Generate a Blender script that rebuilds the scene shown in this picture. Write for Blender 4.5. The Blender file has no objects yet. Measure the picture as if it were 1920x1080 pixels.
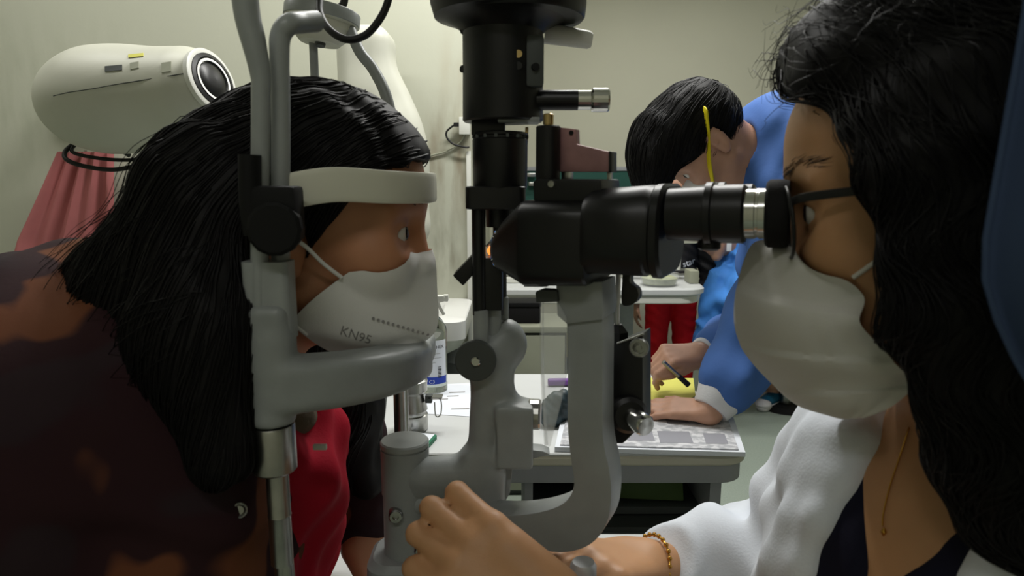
import bpy, bmesh, math, random
import numpy as np
from mathutils import Vector, Matrix, Euler
from mathutils.bvhtree import BVHTree

SC = bpy.context.scene
COL = SC.collection
random.seed(4); RNG = np.random.default_rng(4)

# ------------------------------------------------------------------ camera, world, lights, exposure
FPX, PITCH, CAMZ = 1250.0, math.radians(9.0), 1.26
cam_d = bpy.data.cameras.new('camera'); cam_d.sensor_width = 36.0
cam_d.lens = 36.0 * FPX / 1920.0; cam_d.clip_start = 0.01
cam = bpy.data.objects.new('camera', cam_d); COL.objects.link(cam)
cam.location = (0, 0, CAMZ); cam.rotation_euler = (math.pi/2 - PITCH, 0, 0)
cam_d.dof.use_dof = True; cam_d.dof.focus_distance = 1.0; cam_d.dof.aperture_fstop = 10.0
SC.camera = cam

W = bpy.data.worlds.new('world'); SC.world = W; W.use_nodes = True
W.node_tree.nodes['Background'].inputs[0].default_value = (0.80, 0.90, 1.0, 1)
W.node_tree.nodes['Background'].inputs[1].default_value = 0.085

VS = SC.view_settings
VS.view_transform = 'Standard'; VS.look = 'None'; VS.gamma = 1.0; VS.use_curve_mapping = False
VS.exposure = 0.0

def area_light(name, loc, size, energy, col, rot=(0, 0, 0)):
    d = bpy.data.lights.new(name, 'AREA'); d.shape = 'RECTANGLE'; d.size, d.size_y = size
    d.energy = energy; d.color = col
    o = bpy.data.objects.new(name, d); COL.objects.link(o)
    o.location = loc; o.rotation_euler = rot
    return o
# ceiling tubes: over the desk, over the far table, a weak one by the left wall; the last, behind the camera, is added fill
LIGHT_SPOTS = [((0.25, 1.85, 2.66), 36), ((0.9, 3.2, 2.66), 15), ((-1.3, 1.6, 2.66), 11), ((-0.2, -0.9, 2.66), 7.5)]
for _l, _e in LIGHT_SPOTS:
    area_light('ceiling_tube_light', (_l[0], _l[1], _l[2] - 0.03), (1.15, 0.12), _e, (1.0, 0.99, 0.955))

# ------------------------------------------------------------------ layout helpers
def ray(px, py):
    x = (px - 960) / FPX; v = -(py - 540) / FPX
    return Vector((x, math.cos(PITCH) + v*math.sin(PITCH), -math.sin(PITCH) + v*math.cos(PITCH)))
def U(px, py, y):
    """point seen at photo position (px, py) that stands y metres in front of the camera"""
    d = ray(px, py); d = d * (y / d.y)
    return Vector((d.x, d.y, CAMZ + d.z))
PIV = Vector((-0.105, 0.62, 0.0))
AXA = math.radians(25)
AX = Vector((math.cos(AXA), -math.sin(AXA), 0))     # from patient to examiner
AN = Vector((math.sin(AXA), math.cos(AXA), 0))      # sideways, away from the camera
UZ = Vector((0, 0, 1))
def A(px, py, n=0.0):
    """point at (px, py) in the upright plane of the microscope axis, n metres to its far side"""
    d = ray(px, py); o = Vector((0, 0, CAMZ))
    t = (AN.dot(PIV) + n - AN.dot(o)) / AN.dot(d)
    return o + d * t
def zat(py, y): return U(960, py, y).z

# ------------------------------------------------------------------ materials
def lin(c):
    if isinstance(c, (int, float)): c = (c, c, c)
    out = []
    for v in c:
        v = v / 255.0
        out.append(v / 12.92 if v <= 0.04045 else ((v + 0.055) / 1.055) ** 2.4)
    return out
MATS = {}
def mat(name, col, rough=0.5, metal=0.0, spec=0.5, var=0.0, vscale=8.0, bump=0.0, bscale=60.0, col2=None,
        trans=0.0, ior=1.45, alpha=1.0, sheen=0.0, sss=0.0, coat=0.0, emit=None, detail=4.0, aniso=0.0):
    if name in MATS: return MATS[name]
    m = bpy.data.materials.new(name); m.use_nodes = True
    nt = m.node_tree; b = nt.nodes['Principled BSDF']
    c = lin(col)
    b.inputs['Base Color'].default_value = (*c, 1)
    b.inputs['Roughness'].default_value = rough
    b.inputs['Metallic'].default_value = metal
    b.inputs['Specular IOR Level'].default_value = spec
    b.inputs['IOR'].default_value = ior
    b.inputs['Transmission Weight'].default_value = trans
    b.inputs['Alpha'].default_value = alpha
    b.inputs['Sheen Weight'].default_value = sheen
    b.inputs['Coat Weight'].default_value = coat
    if aniso: b.inputs['Anisotropic'].default_value = aniso
    if sss:
        b.inputs['Subsurface Weight'].default_value = sss
        b.inputs['Subsurface Radius'].default_value = (0.012, 0.005, 0.003)
        b.inputs['Subsurface Scale'].default_value = 0.6
    if emit:
        b.inputs['Emission Color'].default_value = (*lin(emit[0]), 1); b.inputs['Emission Strength'].default_value = emit[1]
    tc = nt.nodes.new('ShaderNodeTexCoord')
    if var or col2:
        n = nt.nodes.new('ShaderNodeTexNoise'); n.inputs['Scale'].default_value = vscale; n.inputs['Detail'].default_value = detail
        nt.links.new(tc.outputs['Object'], n.inputs['Vector'])
        r = nt.nodes.new('ShaderNodeValToRGB')
        c2 = lin(col2) if col2 else [v * (1 - var) for v in c]
        c1 = c if col2 else [min(1, v * (1 + var)) for v in c]
        r.color_ramp.elements[0].position = 0.35; r.color_ramp.elements[1].position = 0.65
        r.color_ramp.elements[0].color = (*c2, 1); r.color_ramp.elements[1].color = (*c1, 1)
        nt.links.new(n.outputs['Fac'], r.inputs['Fac']); nt.links.new(r.outputs['Color'], b.inputs['Base Color'])
    if bump:
        n2 = nt.nodes.new('ShaderNodeTexNoise'); n2.inputs['Scale'].default_value = bscale; n2.inputs['Detail'].default_value = 3
        nt.links.new(tc.outputs['Object'], n2.inputs['Vector'])
        bp = nt.nodes.new('ShaderNodeBump'); bp.inputs['Strength'].default_value = bump; bp.inputs['Distance'].default_value = 0.002
        nt.links.new(n2.outputs['Fac'], bp.inputs['Height']); nt.links.new(bp.outputs['Normal'], b.inputs['Normal'])
    MATS[name] = m
    return m
def ramp_mat(name, stops, vscale, rough=0.7, detail=2.0, distort=0.0, bump=0.0, bscale=200, coords='Object', stretch=(1, 1, 1)):
    """cloth or stone with several flat tones"""
    m = bpy.data.materials.new(name); m.use_nodes = True; nt = m.node_tree; b = nt.nodes['Principled BSDF']
    b.inputs['Roughness'].default_value = rough; b.inputs['Specular IOR Level'].default_value = 0.15
    tc = nt.nodes.new('ShaderNodeTexCoord'); mp = nt.nodes.new('ShaderNodeMapping'); mp.inputs['Scale'].default_value = stretch
    nt.links.new(tc.outputs[coords], mp.inputs['Vector'])
    n = nt.nodes.new('ShaderNodeTexNoise'); n.inputs['Scale'].default_value = vscale; n.inputs['Detail'].default_value = detail
    n.inputs['Distortion'].default_value = distort
    nt.links.new(mp.outputs['Vector'], n.inputs['Vector'])
    r = nt.nodes.new('ShaderNodeValToRGB'); r.color_ramp.elements.remove(r.color_ramp.elements[1])
    for i, (p, c) in enumerate(stops):
        e = r.color_ramp.elements[0] if i == 0 else r.color_ramp.elements.new(p)
        e.position = p; e.color = (*lin(c), 1)
    nt.links.new(n.outputs['Fac'], r.inputs['Fac']); nt.links.new(r.outputs['Color'], b.inputs['Base Color'])
    if bump:
        n2 = nt.nodes.new('ShaderNodeTexNoise'); n2.inputs['Scale'].default_value = bscale
        nt.links.new(tc.outputs['Object'], n2.inputs['Vector'])
        bp = nt.nodes.new('ShaderNodeBump'); bp.inputs['Strength'].default_value = bump; bp.inputs['Distance'].default_value = 0.002
        nt.links.new(n2.outputs['Fac'], bp.inputs['Height']); nt.links.new(bp.outputs['Normal'], b.inputs['Normal'])
    MATS[name] = m
    return m

# ------------------------------------------------------------------ object helpers
def finish(me, smooth=True, angle=35):
    for p in me.polygons: p.use_smooth = smooth
    if smooth and angle: me.set_sharp_from_angle(angle=math.radians(angle))
    return me
def mk(name, me, m, parent=None, label=None, cat=None, group=None, kind=None):
    o = bpy.data.objects.new(name, me); COL.objects.link(o); me.name = name
    if m is not None:
        me.materials.clear(); me.materials.append(MATS[m] if isinstance(m, str) else m)
    if parent is not None:
        o.parent = parent
        if parent.type == 'EMPTY': o.matrix_parent_inverse = Matrix.Translation(-parent.location)
    props(o, label, cat, group, kind)
    return o
def props(o, label=None, cat=None, group=None, kind=None):
    if label: o['label'] = label
    if cat: o['category'] = cat
    if group: o['group'] = group
    if kind: o['kind'] = kind
def thing(name, label, cat, loc, group=None):
    o = bpy.data.objects.new(name, None); COL.objects.link(o); o.location = loc; o.empty_display_size = 0.05
    props(o, label, cat, group); return o
def mesh_from(verts, faces, smooth=True, angle=35):
    me = bpy.data.meshes.new('m'); me.from_pydata([tuple(v) for v in verts], [], faces); me.update()
    return finish(me, smooth, angle)
def from_bm(bm, smooth=True, angle=35):
    bmesh.ops.recalc_face_normals(bm, faces=bm.faces)
    me = bpy.data.meshes.new('m'); bm.to_mesh(me); bm.free()
    return finish(me, smooth, angle)
def bevel_bm(bm, w, seg=2, ang=30):
    es = [e for e in bm.edges if len(e.link_faces) == 2 and e.calc_face_angle(0) > math.radians(ang)]
    if es and w > 0: bmesh.ops.bevel(bm, geom=es, offset=w, segments=seg, profile=0.6, affect='EDGES', clamp_overlap=True)
def frame(axis, up=None):
    z = Vector(axis).normalized()
    h = Vector(up) if up is not None else (Vector((0, 0, 1)) if abs(z.z) < 0.9 else Vector((1, 0, 0)))
    x = h.cross(z).normalized(); y = z.cross(x).normalized()
    return x, y, z
def box(c, half, axes=None, bevel=0.0, seg=2):
    bm = bmesh.new(); bmesh.ops.create_cube(bm, size=2.0)
    c = Vector(c)
    ax = axes or (Vector((1, 0, 0)), Vector((0, 1, 0)), Vector((0, 0, 1)))
    for v in bm.verts:
        v.co = c + ax[0]*(v.co.x*half[0]) + ax[1]*(v.co.y*half[1]) + ax[2]*(v.co.z*half[2])
    bevel_bm(bm, bevel, seg)
    return from_bm(bm)
def lathe(p0, axis, prof, seg=36, angle=35):
    p0 = Vector(p0); x, y, z = frame(axis)
    vs, fs = [], []
    n = len(prof)
    for (t, r) in prof:
        for k in range(seg):
            a = 2*math.pi*k/seg
            vs.append(p0 + z*t + x*(math.cos(a)*r) + y*(math.sin(a)*r))
    for i in range(n-1):
        for k in range(seg):
            k2 = (k+1) % seg
            fs.append((i*seg+k, i*seg+k2, (i+1)*seg+k2, (i+1)*seg+k))
    fs.append(tuple(range(seg-1, -1, -1))); fs.append(tuple(range((n-1)*seg, n*seg)))
    return mesh_from(vs, fs, True, angle)
def smooth_path(pts, sub=8):
    P = [Vector(p) for p in pts]; out = []
    for i in range(len(P)-1):
        p0 = P[max(0, i-1)]; p1 = P[i]; p2 = P[i+1]; p3 = P[min(len(P)-1, i+2)]
        for k in range(sub):
            t = k/sub
            out.append(0.5*((2*p1) + (p2-p0)*t + (2*p0-5*p1+4*p2-p3)*t*t + (3*p1-p0-3*p2+p3)*t**3))
    out.append(P[-1]); return out
def tube(pts, r, seg=12, sub=8, flat=None, up=None):
    """round (or flat: (half width, half thickness)) bar along a smoothed path"""
    P = smooth_path(pts, sub) if sub else [Vector(p) for p in pts]
    n = len(P); R = r if isinstance(r, (list, tuple)) else [r]*2
    vs, fs = [], []
    T = [(P[min(i+1, n-1)] - P[max(i-1, 0)]).normalized() for i in range(n)]
    u = Vector(up) if up is not None else (Vector((0, 0, 1)) if abs(T[0].z) < 0.8 else Vector((1, 0, 0)))
    x = (u - T[0]*u.dot(T[0])).normalized()
    for i in range(n):
        if up is not None: x = Vector(up)
        x = (x - T[i]*x.dot(T[i])).normalized(); y = T[i].cross(x)
        f = i/(n-1)*(len(R)-1); a = int(min(f, len(R)-2)); rr = R[a] + (R[a+1]-R[a])*(f-a)
        for k in range(seg):
            an = 2*math.pi*k/seg
            if flat:
                ca, sa = math.cos(an), math.sin(an)
                e = 0.45
                vs.append(P[i] + x*(flat[0]*math.copysign(abs(ca)**e, ca)) + y*(flat[1]*math.copysign(abs(sa)**e, sa)))
            else:
                vs.append(P[i] + x*(math.cos(an)*rr) + y*(math.sin(an)*rr))
    for i in range(n-1):
        for k in range(seg):
            k2 = (k+1) % seg
            fs.append((i*seg+k, i*seg+k2, (i+1)*seg+k2, (i+1)*seg+k))
    fs.append(tuple(range(seg-1, -1, -1))); fs.append(tuple(range((n-1)*seg, n*seg)))
    return mesh_from(vs, fs, True, 50)
def prism(pts, depth, bevel=0.0, seg=2, angle=35):
    """flat outline (3-D points) pushed back along depth vector"""
    bm = bmesh.new(); d = Vector(depth)
    a = [bm.verts.new(Vector(p)) for p in pts]; b = [bm.verts.new(Vector(p) + d) for p in pts]
    n = len(pts)
    bm.faces.new(a); bm.faces.new(b[::-1])
    for i in range(n): bm.faces.new((a[i], b[i], b[(i+1) % n], a[(i+1) % n]))
    bmesh.ops.recalc_face_normals(bm, faces=bm.faces)
    bevel_bm(bm, bevel, seg, 25)
    return from_bm(bm, True, angle)
def rring(c, u, v, hu, hv, r, n=5):
    """rounded-rectangle ring"""
    out = []; r = min(r, hu*0.999, hv*0.999)
    for (sx, sy, a0) in ((1, 1, 0), (-1, 1, 90), (-1, -1, 180), (1, -1, 270)):
        for k in range(n+1):
            a = math.radians(a0 + 90*k/n)
            out.append(Vector(c) + u*(sx*(hu-r) + r*math.cos(a)) + v*(sy*(hv-r) + r*math.sin(a)))
    return out
def loft(rings, angle=35):
    n = len(rings[0]); vs = [p for r in rings for p in r]; fs = []
    for i in range(len(rings)-1):
        for k in range(n):
            k2 = (k+1) % n
            fs.append((i*n+k, i*n+k2, (i+1)*n+k2, (i+1)*n+k))
    fs.append(tuple(range(n-1, -1, -1))); fs.append(tuple(range((len(rings)-1)*n, len(rings)*n)))
    bm = bmesh.new(); bv = [bm.verts.new(p) for p in vs]
    for f in fs:
        try: bm.faces.new([bv[i] for i in f])
        except ValueError: pass
    return from_bm(bm, True, angle)
def grid_surface(P, thick=0.0):
    """P[i][j] points -> sheet, optionally with thickness"""
    ni, nj = len(P), len(P[0]); vs = [p for row in P for p in row]; fs = []
    for i in range(ni-1):
        for j in range(nj-1):
            fs.append((i*nj+j, (i+1)*nj+j, (i+1)*nj+j+1, i*nj+j+1))
    bm = bmesh.new(); bv = [bm.verts.new(Vector(p)) for p in vs]
    for f in fs: bm.faces.new([bv[i] for i in f])
    bmesh.ops.recalc_face_normals(bm, faces=bm.faces)
    if thick: bmesh.ops.solidify(bm, geom=bm.faces[:], thickness=thick)
    return from_bm(bm, True, 60)
def text_mesh(s, size, origin, u, v, extrude=0.0002, align='LEFT'):
    cu = bpy.data.curves.new('t', 'FONT'); cu.body = s; cu.size = size; cu.extrude = extrude; cu.align_x = align
    cu.resolution_u = 3
    o = bpy.data.objects.new('t', cu); COL.objects.link(o)
    dg = bpy.context.evaluated_depsgraph_get(); dg.update()
    me = bpy.data.meshes.new_from_object(o.evaluated_get(dg))
    bpy.data.objects.remove(o)
    n = Vector(u).cross(Vector(v)).normalized()
    for w in me.vertices: w.co = Vector(origin) + Vector(u)*w.co.x + Vector(v)*w.co.y + n*w.co.z
    return finish(me, False, None)
def join_meshes(ms):
    bm = bmesh.new()
    for m in ms: bm.from_mesh(m); bpy.data.meshes.remove(m)
    return from_bm(bm)

# ------------------------------------------------------------------ smooth solids from distance fields
class SDF:
    def __init__(self): self.ops = []; self.warp = None
    def rc(self, a, b, r1, r2=None, k=0.02, sub=False):
        self.ops.append(('rc', np.array(a, float), np.array(b, float), r1, r1 if r2 is None else r2, k, sub)); return self
    def el(self, c, r, R=None, k=0.02, sub=False):
        self.ops.append(('el', np.array(c, float), np.array(r, float), None if R is None else np.array(R, float), k, sub)); return self
    def bx(self, c, h, rr, R=None, k=0.01, sub=False):
        self.ops.append(('bx', np.array(c, float), np.array(h, float), rr, None if R is None else np.array(R, float), k, sub)); return self
    def hs(self, p, n, k=0.004):     # cut away what lies on the n side of p
        n = np.array(n, float); self.ops.append(('hs', np.array(p, float), n/np.linalg.norm(n), k)); return self
    def prim(self, o, P):
        if o[0] == 'rc':
            _, a, b, r1, r2, k, sub = o; ab = b - a
            h = np.clip(((P-a) @ ab)/max(1e-12, ab @ ab), 0, 1)
            q = P - a - h[:, None]*ab
            return np.sqrt(np.einsum('ij,ij->i', q, q)) - (r1 + (r2-r1)*h)
        if o[0] == 'el':
            _, c, r, R, k, sub = o; q = P - c
            if R is not None: q = q @ R
            q1 = q/r; q2 = q1/r; k0 = np.sqrt(np.einsum('ij,ij->i', q1, q1)); k1 = np.sqrt(np.einsum('ij,ij->i', q2, q2)) + 1e-9
            return np.where(k0 < 0.3, -0.7*r.min(), k0*(k0-1.0)/k1)
        if o[0] == 'bx':
            _, c, hf, rr, R, k, sub = o; q = P - c
            if R is not None: q = q @ R
            q = np.abs(q) - (hf - rr)
            return np.linalg.norm(np.maximum(q, 0), axis=1) + np.minimum(q.max(axis=1), 0) - rr
        return (P-o[1]) @ o[2]
    def __call__(self, P, ops=None):
        d = np.full(len(P), 1e3)
        for o in (self.ops if ops is None else ops):
            e = self.prim(o, P)
            if o[0] == 'hs': d = np.maximum(d, e); continue
            k, sub = o[-2], o[-1]
            if sub:
                hh = np.clip(0.5 - 0.5*(d+e)/k, 0, 1)
                d = d*(1-hh) - e*hh + k*hh*(1-hh)
            else:
                hh = np.clip(0.5 + 0.5*(d-e)/k, 0, 1)
                d = d*(1-hh) + e*hh - k*hh*(1-hh)
        if self.warp is not None: d = d + self.warp(P)
        return d
    def fine(self, idx, lo, h):
        """values at grid points, skipping in each block the pieces that cannot reach it"""
        BS = 8; vals = np.empty(len(idx))
        bi = idx // BS; key = (bi[:, 0]*4096 + bi[:, 1])*4096 + bi[:, 2]
        order = np.argsort(key, kind='stable'); ks = key[order]
        st = np.flatnonzero(np.r_[True, ks[1:] != ks[:-1]]); en = np.r_[st[1:], len(ks)]
        cen = lo + (bi[order[st]]*BS + (BS-1)/2)*h; Rb = BS*0.5*1.7321*h + 0.004
        E = np.stack([self.prim(o, cen) for o in self.ops])
        un = np.array([o[0] != 'hs' and not o[-1] for o in self.ops]); K = np.array([0.0 if o[0] == 'hs' else o[-2] for o in self.ops])
        dm = E[un].min(0)
        act = np.where(un[:, None], E - Rb <= dm[None, :] + Rb + 1.5*K[:, None], E < 3*Rb + 1.5*K[:, None] + 0.01)
        hs = np.array([o[0] == 'hs' for o in self.ops]); act[hs] = True
        for q in range(len(st)):
            ii = order[st[q]:en[q]]
            vals[ii] = self(lo + idx[ii]*h, [o for o, a_ in zip(self.ops, act[:, q]) if a_])
        return vals
    def bounds(self):
        lo, hi = np.full(3, 1e9), np.full(3, -1e9)
        for o in self.ops:
            if o[0] == 'hs' or o[-1]: continue
            if o[0] == 'rc': pts = [(o[1], o[3]), (o[2], o[4])]
            elif o[0] == 'el': pts = [(o[1], o[2].max() if o[3] is not None else o[2])]
            else: pts = [(o[1], np.linalg.norm(o[2]) if o[4] is not None else o[2])]
            for c, r in pts: lo = np.minimum(lo, c-r); hi = np.maximum(hi, c+r)
        return lo - 0.012, hi + 0.012
    def mesh(self, h=0.004, lo=None, hi=None, smooth=1):
        b0, b1 = self.bounds()
        lo = b0 if lo is None else np.maximum(b0, np.array(lo)); hi = b1 if hi is None else np.minimum(b1, np.array(hi))
        C = 4
        nc = np.ceil((hi-lo)/(h*C)).astype(int) + 1
        n = nc*C + 1
        cg = np.stack(np.meshgrid(*[lo[i] + (np.arange(nc[i]) + 0.5)*h*C for i in range(3)], indexing='ij'), -1).reshape(-1, 3)
        dc = self(cg).reshape(nc)
        near = np.abs(dc) < h*C*0.98 + (0.008 if self.warp is not None else 0.003)
        sgn = np.repeat(np.repeat(np.repeat(np.sign(dc), C, 0), C, 1), C, 2)
        d = np.full(n, 1.0); d[:-1, :-1, :-1] = sgn
        m = np.zeros(n, bool); nr = np.repeat(np.repeat(np.repeat(near, C, 0), C, 1), C, 2)
        m[:-1, :-1, :-1] |= nr; m[1:, :-1, :-1] |= nr; m[:-1, 1:, :-1] |= nr; m[:-1, :-1, 1:] |= nr; m[1:, 1:, 1:] |= nr
        idx = np.argwhere(m)
        d[m] = self.fine(idx, lo, h)
        return nets(d, lo, h, smooth)
def nets(d, lo, h, smooth=1):
    s = d < 0
    nx, ny, nz = [q-1 for q in d.shape]
    cs = [(i, j, k) for i in (0, 1) for j in (0, 1) for k in (0, 1)]
    cnt = np.zeros((nx, ny, nz), np.int8)
    for (i, j, k) in cs: cnt += s[i:i+nx, j:j+ny, k:k+nz]
    mix = (cnt > 0) & (cnt < 8)
    cells = np.argwhere(mix); N = len(cells)
    vid = np.full((nx, ny, nz), -1, np.int64); vid[mix] = np.arange(N)
    acc = np.zeros((N, 3)); num = np.zeros(N)
    for a in cs:
        for ax in range(3):
            if a[ax] == 1: continue
            b = list(a); b[ax] = 1
            da = d[cells[:, 0]+a[0], cells[:, 1]+a[1], cells[:, 2]+a[2]]; db = d[cells[:, 0]+b[0], cells[:, 1]+b[1], cells[:, 2]+b[2]]
            c = (da < 0) != (db < 0)
            t = np.where(c, da/np.where(c, da-db, 1), 0)
            p = np.tile(np.array(a, float), (N, 1)); p[:, ax] += t
            acc[c] += p[c]; num[c] += 1
    V = lo + (cells + acc/np.maximum(num, 1)[:, None])*h
    Q = []
    for ax in range(3):
        o1, o2 = [q for q in range(3) if q != ax]
        sl0 = [slice(None)]*3; sl1 = [slice(None)]*3
        sl0[ax] = slice(0, -1); sl1[ax] = slice(1, None)
        e = s[tuple(sl0)] != s[tuple(sl1)]
        ids = np.argwhere(e)
        ok = (ids[:, o1] > 0) & (ids[:, o2] > 0) & (ids[:, o1] < d.shape[o1]-1) & (ids[:, o2] < d.shape[o2]-1)
        ids = ids[ok]
        c00 = ids.copy(); c10 = ids.copy(); c01 = ids.copy(); c11 = ids.copy()
        c00[:, o1] -= 1; c00[:, o2] -= 1; c10[:, o2] -= 1; c01[:, o1] -= 1
        g = lambda c: vid[c[:, 0], c[:, 1], c[:, 2]]
        q = np.stack([g(c00), g(c10), g(c11), g(c01)], 1)
        flip = s[ids[:, 0], ids[:, 1], ids[:, 2]]
        if ax == 1: flip = ~flip
        q[~flip] = q[~flip][:, ::-1]
        Q.append(q[(q >= 0).all(1)])
    Q = np.concatenate(Q)
    E = np.concatenate([Q[:, [0, 1]], Q[:, [1, 2]], Q[:, [2, 3]], Q[:, [3, 0]]])
    for _ in range(smooth):
        sm = np.zeros_like(V); c = np.zeros(N)
        for a, b in ((0, 1), (1, 0)):
            for ax in range(3): sm[:, ax] += np.bincount(E[:, a], V[E[:, b], ax], N)
            c += np.bincount(E[:, a], minlength=N)
        V = V*0.5 + 0.5*sm/np.maximum(c, 1)[:, None]
    me = bpy.data.meshes.new('s'); me.vertices.add(N); me.vertices.foreach_set('co', V.astype(np.float32).ravel())
    me.loops.add(Q.size); me.loops.foreach_set('vertex_index', Q.astype(np.int32).ravel())
    me.polygons.add(len(Q)); me.polygons.foreach_set('loop_start', np.arange(0, Q.size, 4, dtype=np.int32))
    me.polygons.foreach_set('loop_total', np.full(len(Q), 4, np.int32))
    me.update(calc_edges=True); me.validate()
    return finish(me, True, None)
def mverts(me):
    a = np.empty(len(me.vertices)*3, np.float32); me.vertices.foreach_get('co', a); return a.reshape(-1, 3).astype(float)
def sgrad(f, P, e=0.002):
    g = np.stack([f(P + np.eye(3)[i]*e) - f(P - np.eye(3)[i]*e) for i in range(3)], 1)
    return g/np.maximum(np.linalg.norm(g, axis=1, keepdims=True), 1e-9)
def grow(f, roots, flow, steps, step, lift=0.001, jit=0.15, lift_end=0.0):
    """strands combed over the surface f = 0 along the vector field flow(P)"""
    P = roots.copy(); out = [P.copy()]; off = RNG.normal(0, jit, P.shape); lv = lift*RNG.uniform(0.2, 1.6, len(P))
    le = lift_end*RNG.random(len(P))**3
    for i in range(steps):
        g = sgrad(f, P); v = flow(P) + off
        v = v - g*np.minimum((v*g).sum(1), 0.0 if lift_end else 1e9)[:, None]*1.0
        v = v - g*((v*g).sum(1)*0.85)[:, None]
        v /= np.maximum(np.linalg.norm(v, axis=1, keepdims=True), 1e-9)
        P = P + v*step
        g = sgrad(f, P); dd = f(P)
        P = P - g*np.clip(dd - lv - le*(i/steps), -0.02, 0.004)[:, None]
        out.append(P.copy())
    return np.stack(out, 1)
def strands(S, r=0.0006):
    """(n, steps, 3) polylines -> thin three-sided fibres"""
    n, m, _ = S.shape
    T = np.gradient(S, axis=1); T /= np.maximum(np.linalg.norm(T, axis=2, keepdims=True), 1e-9)
    ref = np.tile(RNG.normal(0, 1, (n, 1, 3)), (1, m, 1))
    X = np.cross(T, ref); X /= np.maximum(np.linalg.norm(X, axis=2, keepdims=True), 1e-9); Y = np.cross(T, X)
    rad = r*np.linspace(1.0, 0.25, m)[None, :, None]
    V = np.stack([S + rad*(math.cos(a)*X + math.sin(a)*Y) for a in (0, 2.0944, 4.1888)], 2).reshape(-1, 3)
    base = (np.arange(n)[:, None]*m + np.arange(m-1)[None, :]).reshape(-1)*3
    Q = np.concatenate([np.stack([base+a, base+b, base+3+b, base+3+a], 1) for a, b in ((0, 1), (1, 2), (2, 0))])
    me = bpy.data.meshes.new('h'); me.vertices.add(len(V)); me.vertices.foreach_set('co', V.astype(np.float32).ravel())
    me.loops.add(Q.size); me.loops.foreach_set('vertex_index', Q.astype(np.int32).ravel())
    me.polygons.add(len(Q)); me.polygons.foreach_set('loop_start', np.arange(0, Q.size, 4, dtype=np.int32))
    me.polygons.foreach_set('loop_total', np.full(len(Q), 4, np.int32)); me.update(calc_edges=True)
    return finish(me, True, None)
def pick(me, n, keep=None):
    V = mverts(me)
    if keep is not None: V = V[keep(V)]
    return V[RNG.integers(0, len(V), n)]
def drape(me, target, direction, off=0.0003):
    """lay flat print onto a surface"""
    bt = BVHTree.FromPolygons([v.co for v in target.vertices], [tuple(p.vertices) for p in target.polygons])
    d = Vector(direction).normalized()
    for v in me.vertices:
        h = bt.ray_cast(v.co - d*0.1, d)
        if h[0] is not None: v.co = h[0] - d*off
    me.update(); return me

def push_out(me, f, gap=0.003, it=3):
    """keep a worn sheet outside the body field f"""
    V = mverts(me)
    for _ in range(it):
        d = f(V); b = d < gap
        if not b.any(): break
        V[b] += sgrad(f, V[b])*(gap - d[b])[:, None]
    me.vertices.foreach_set('co', V.astype(np.float32).ravel()); me.update(); return me
# ------------------------------------------------------------------ palette
mat('grey_paint', (142, 146, 145), 0.42, spec=0.5, var=0.06, vscale=30, bump=0.05, bscale=500)
mat('grey_light', (150, 154, 153), 0.35, spec=0.5, var=0.05, vscale=40)
mat('black_enamel', (17, 17, 18), 0.38, spec=0.45, bump=0.03, bscale=700)
mat('black_matte', (12, 12, 13), 0.65, spec=0.3)
mat('black_rubber', (20, 19, 19), 0.8, spec=0.25, bump=0.15, bscale=600)
mat('chrome', (205, 205, 200), 0.18, metal=1.0)
mat('steel', (170, 170, 166), 0.3, metal=1.0, var=0.08, vscale=60)
mat('satin_silver', (192, 194, 197), 0.35, metal=0.35)
mat('brass', (190, 165, 115), 0.28, metal=1.0)
mat('bronze_plate', (150, 112, 112), 0.45, metal=0.3, var=0.15, vscale=50)
mat('cream_band', (214, 213, 196), 0.55, var=0.03)
mat('white_plastic', (214, 214, 206), 0.4, var=0.02)
mat('ivory_plastic', (196, 196, 182), 0.45, var=0.03)
mat('clear_acrylic', (240, 244, 246), 0.06, trans=0.0, alpha=0.24, spec=0.8)
mat('glass', (250, 252, 252), 0.03, trans=1.0, ior=1.33)
mat('amber_light', (255, 150, 60), 0.4, emit=((255, 140, 60), 1.6))
mat('skin_patient', (186, 130, 96), 0.5, var=0.06, vscale=22, sss=0.15, bump=0.08, bscale=900)
mat('skin_examiner', (190, 142, 102), 0.5, var=0.06, vscale=22, sss=0.15, bump=0.08, bscale=900)
mat('skin_pale', (190, 145, 122), 0.5, var=0.08, vscale=22, sss=0.12)
mat('hair_black', (13, 11, 12), 0.6, spec=0.25)
mat('hair_strand', (14, 12, 13), 0.5, spec=0.28)
mat('eye_white', (205, 200, 192), 0.15, spec=0.6)
mat('eye_dark', (26, 16, 12), 0.1, spec=0.7)
mat('mask_white', (234, 233, 230), 0.85, spec=0.2, bump=0.12, bscale=900, sheen=0.1)
mat('mask_grey', (206, 204, 198), 0.85, spec=0.2, bump=0.12, bscale=900, sheen=0.1)
mat('print_grey', (146, 144, 142), 0.8)
mat('coat_white', (222, 227, 236), 0.85, spec=0.2, bump=0.15, bscale=450)
mat('navy_cloth', (22, 22, 40), 0.8, spec=0.2, bump=0.15, bscale=500)
mat('curtain_navy', (58, 72, 98), 0.85, spec=0.15, bump=0.1, bscale=400)
mat('red_cloth', (176, 18, 44), 0.75, spec=0.25, bump=0.15, bscale=300)
mat('red_trouser', (214, 26, 38), 0.75, spec=0.25, bump=0.3, bscale=160)
mat('gown_blue', (70, 106, 172), 0.75, spec=0.25, var=0.07, vscale=9, bump=0.15, bscale=120)
mat('gown_sky', (78, 146, 232), 0.7, spec=0.3, var=0.12, vscale=14, bump=0.2, bscale=120)
mat('cuff_white', (215, 215, 218), 0.85, bump=0.25, bscale=300)
mat('yellow_elastic', (232, 214, 20), 0.6)
mat('green_board', (24, 76, 66), 0.6, var=0.05)
mat('desk_white', (204, 206, 206), 0.35, var=0.015)
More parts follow.
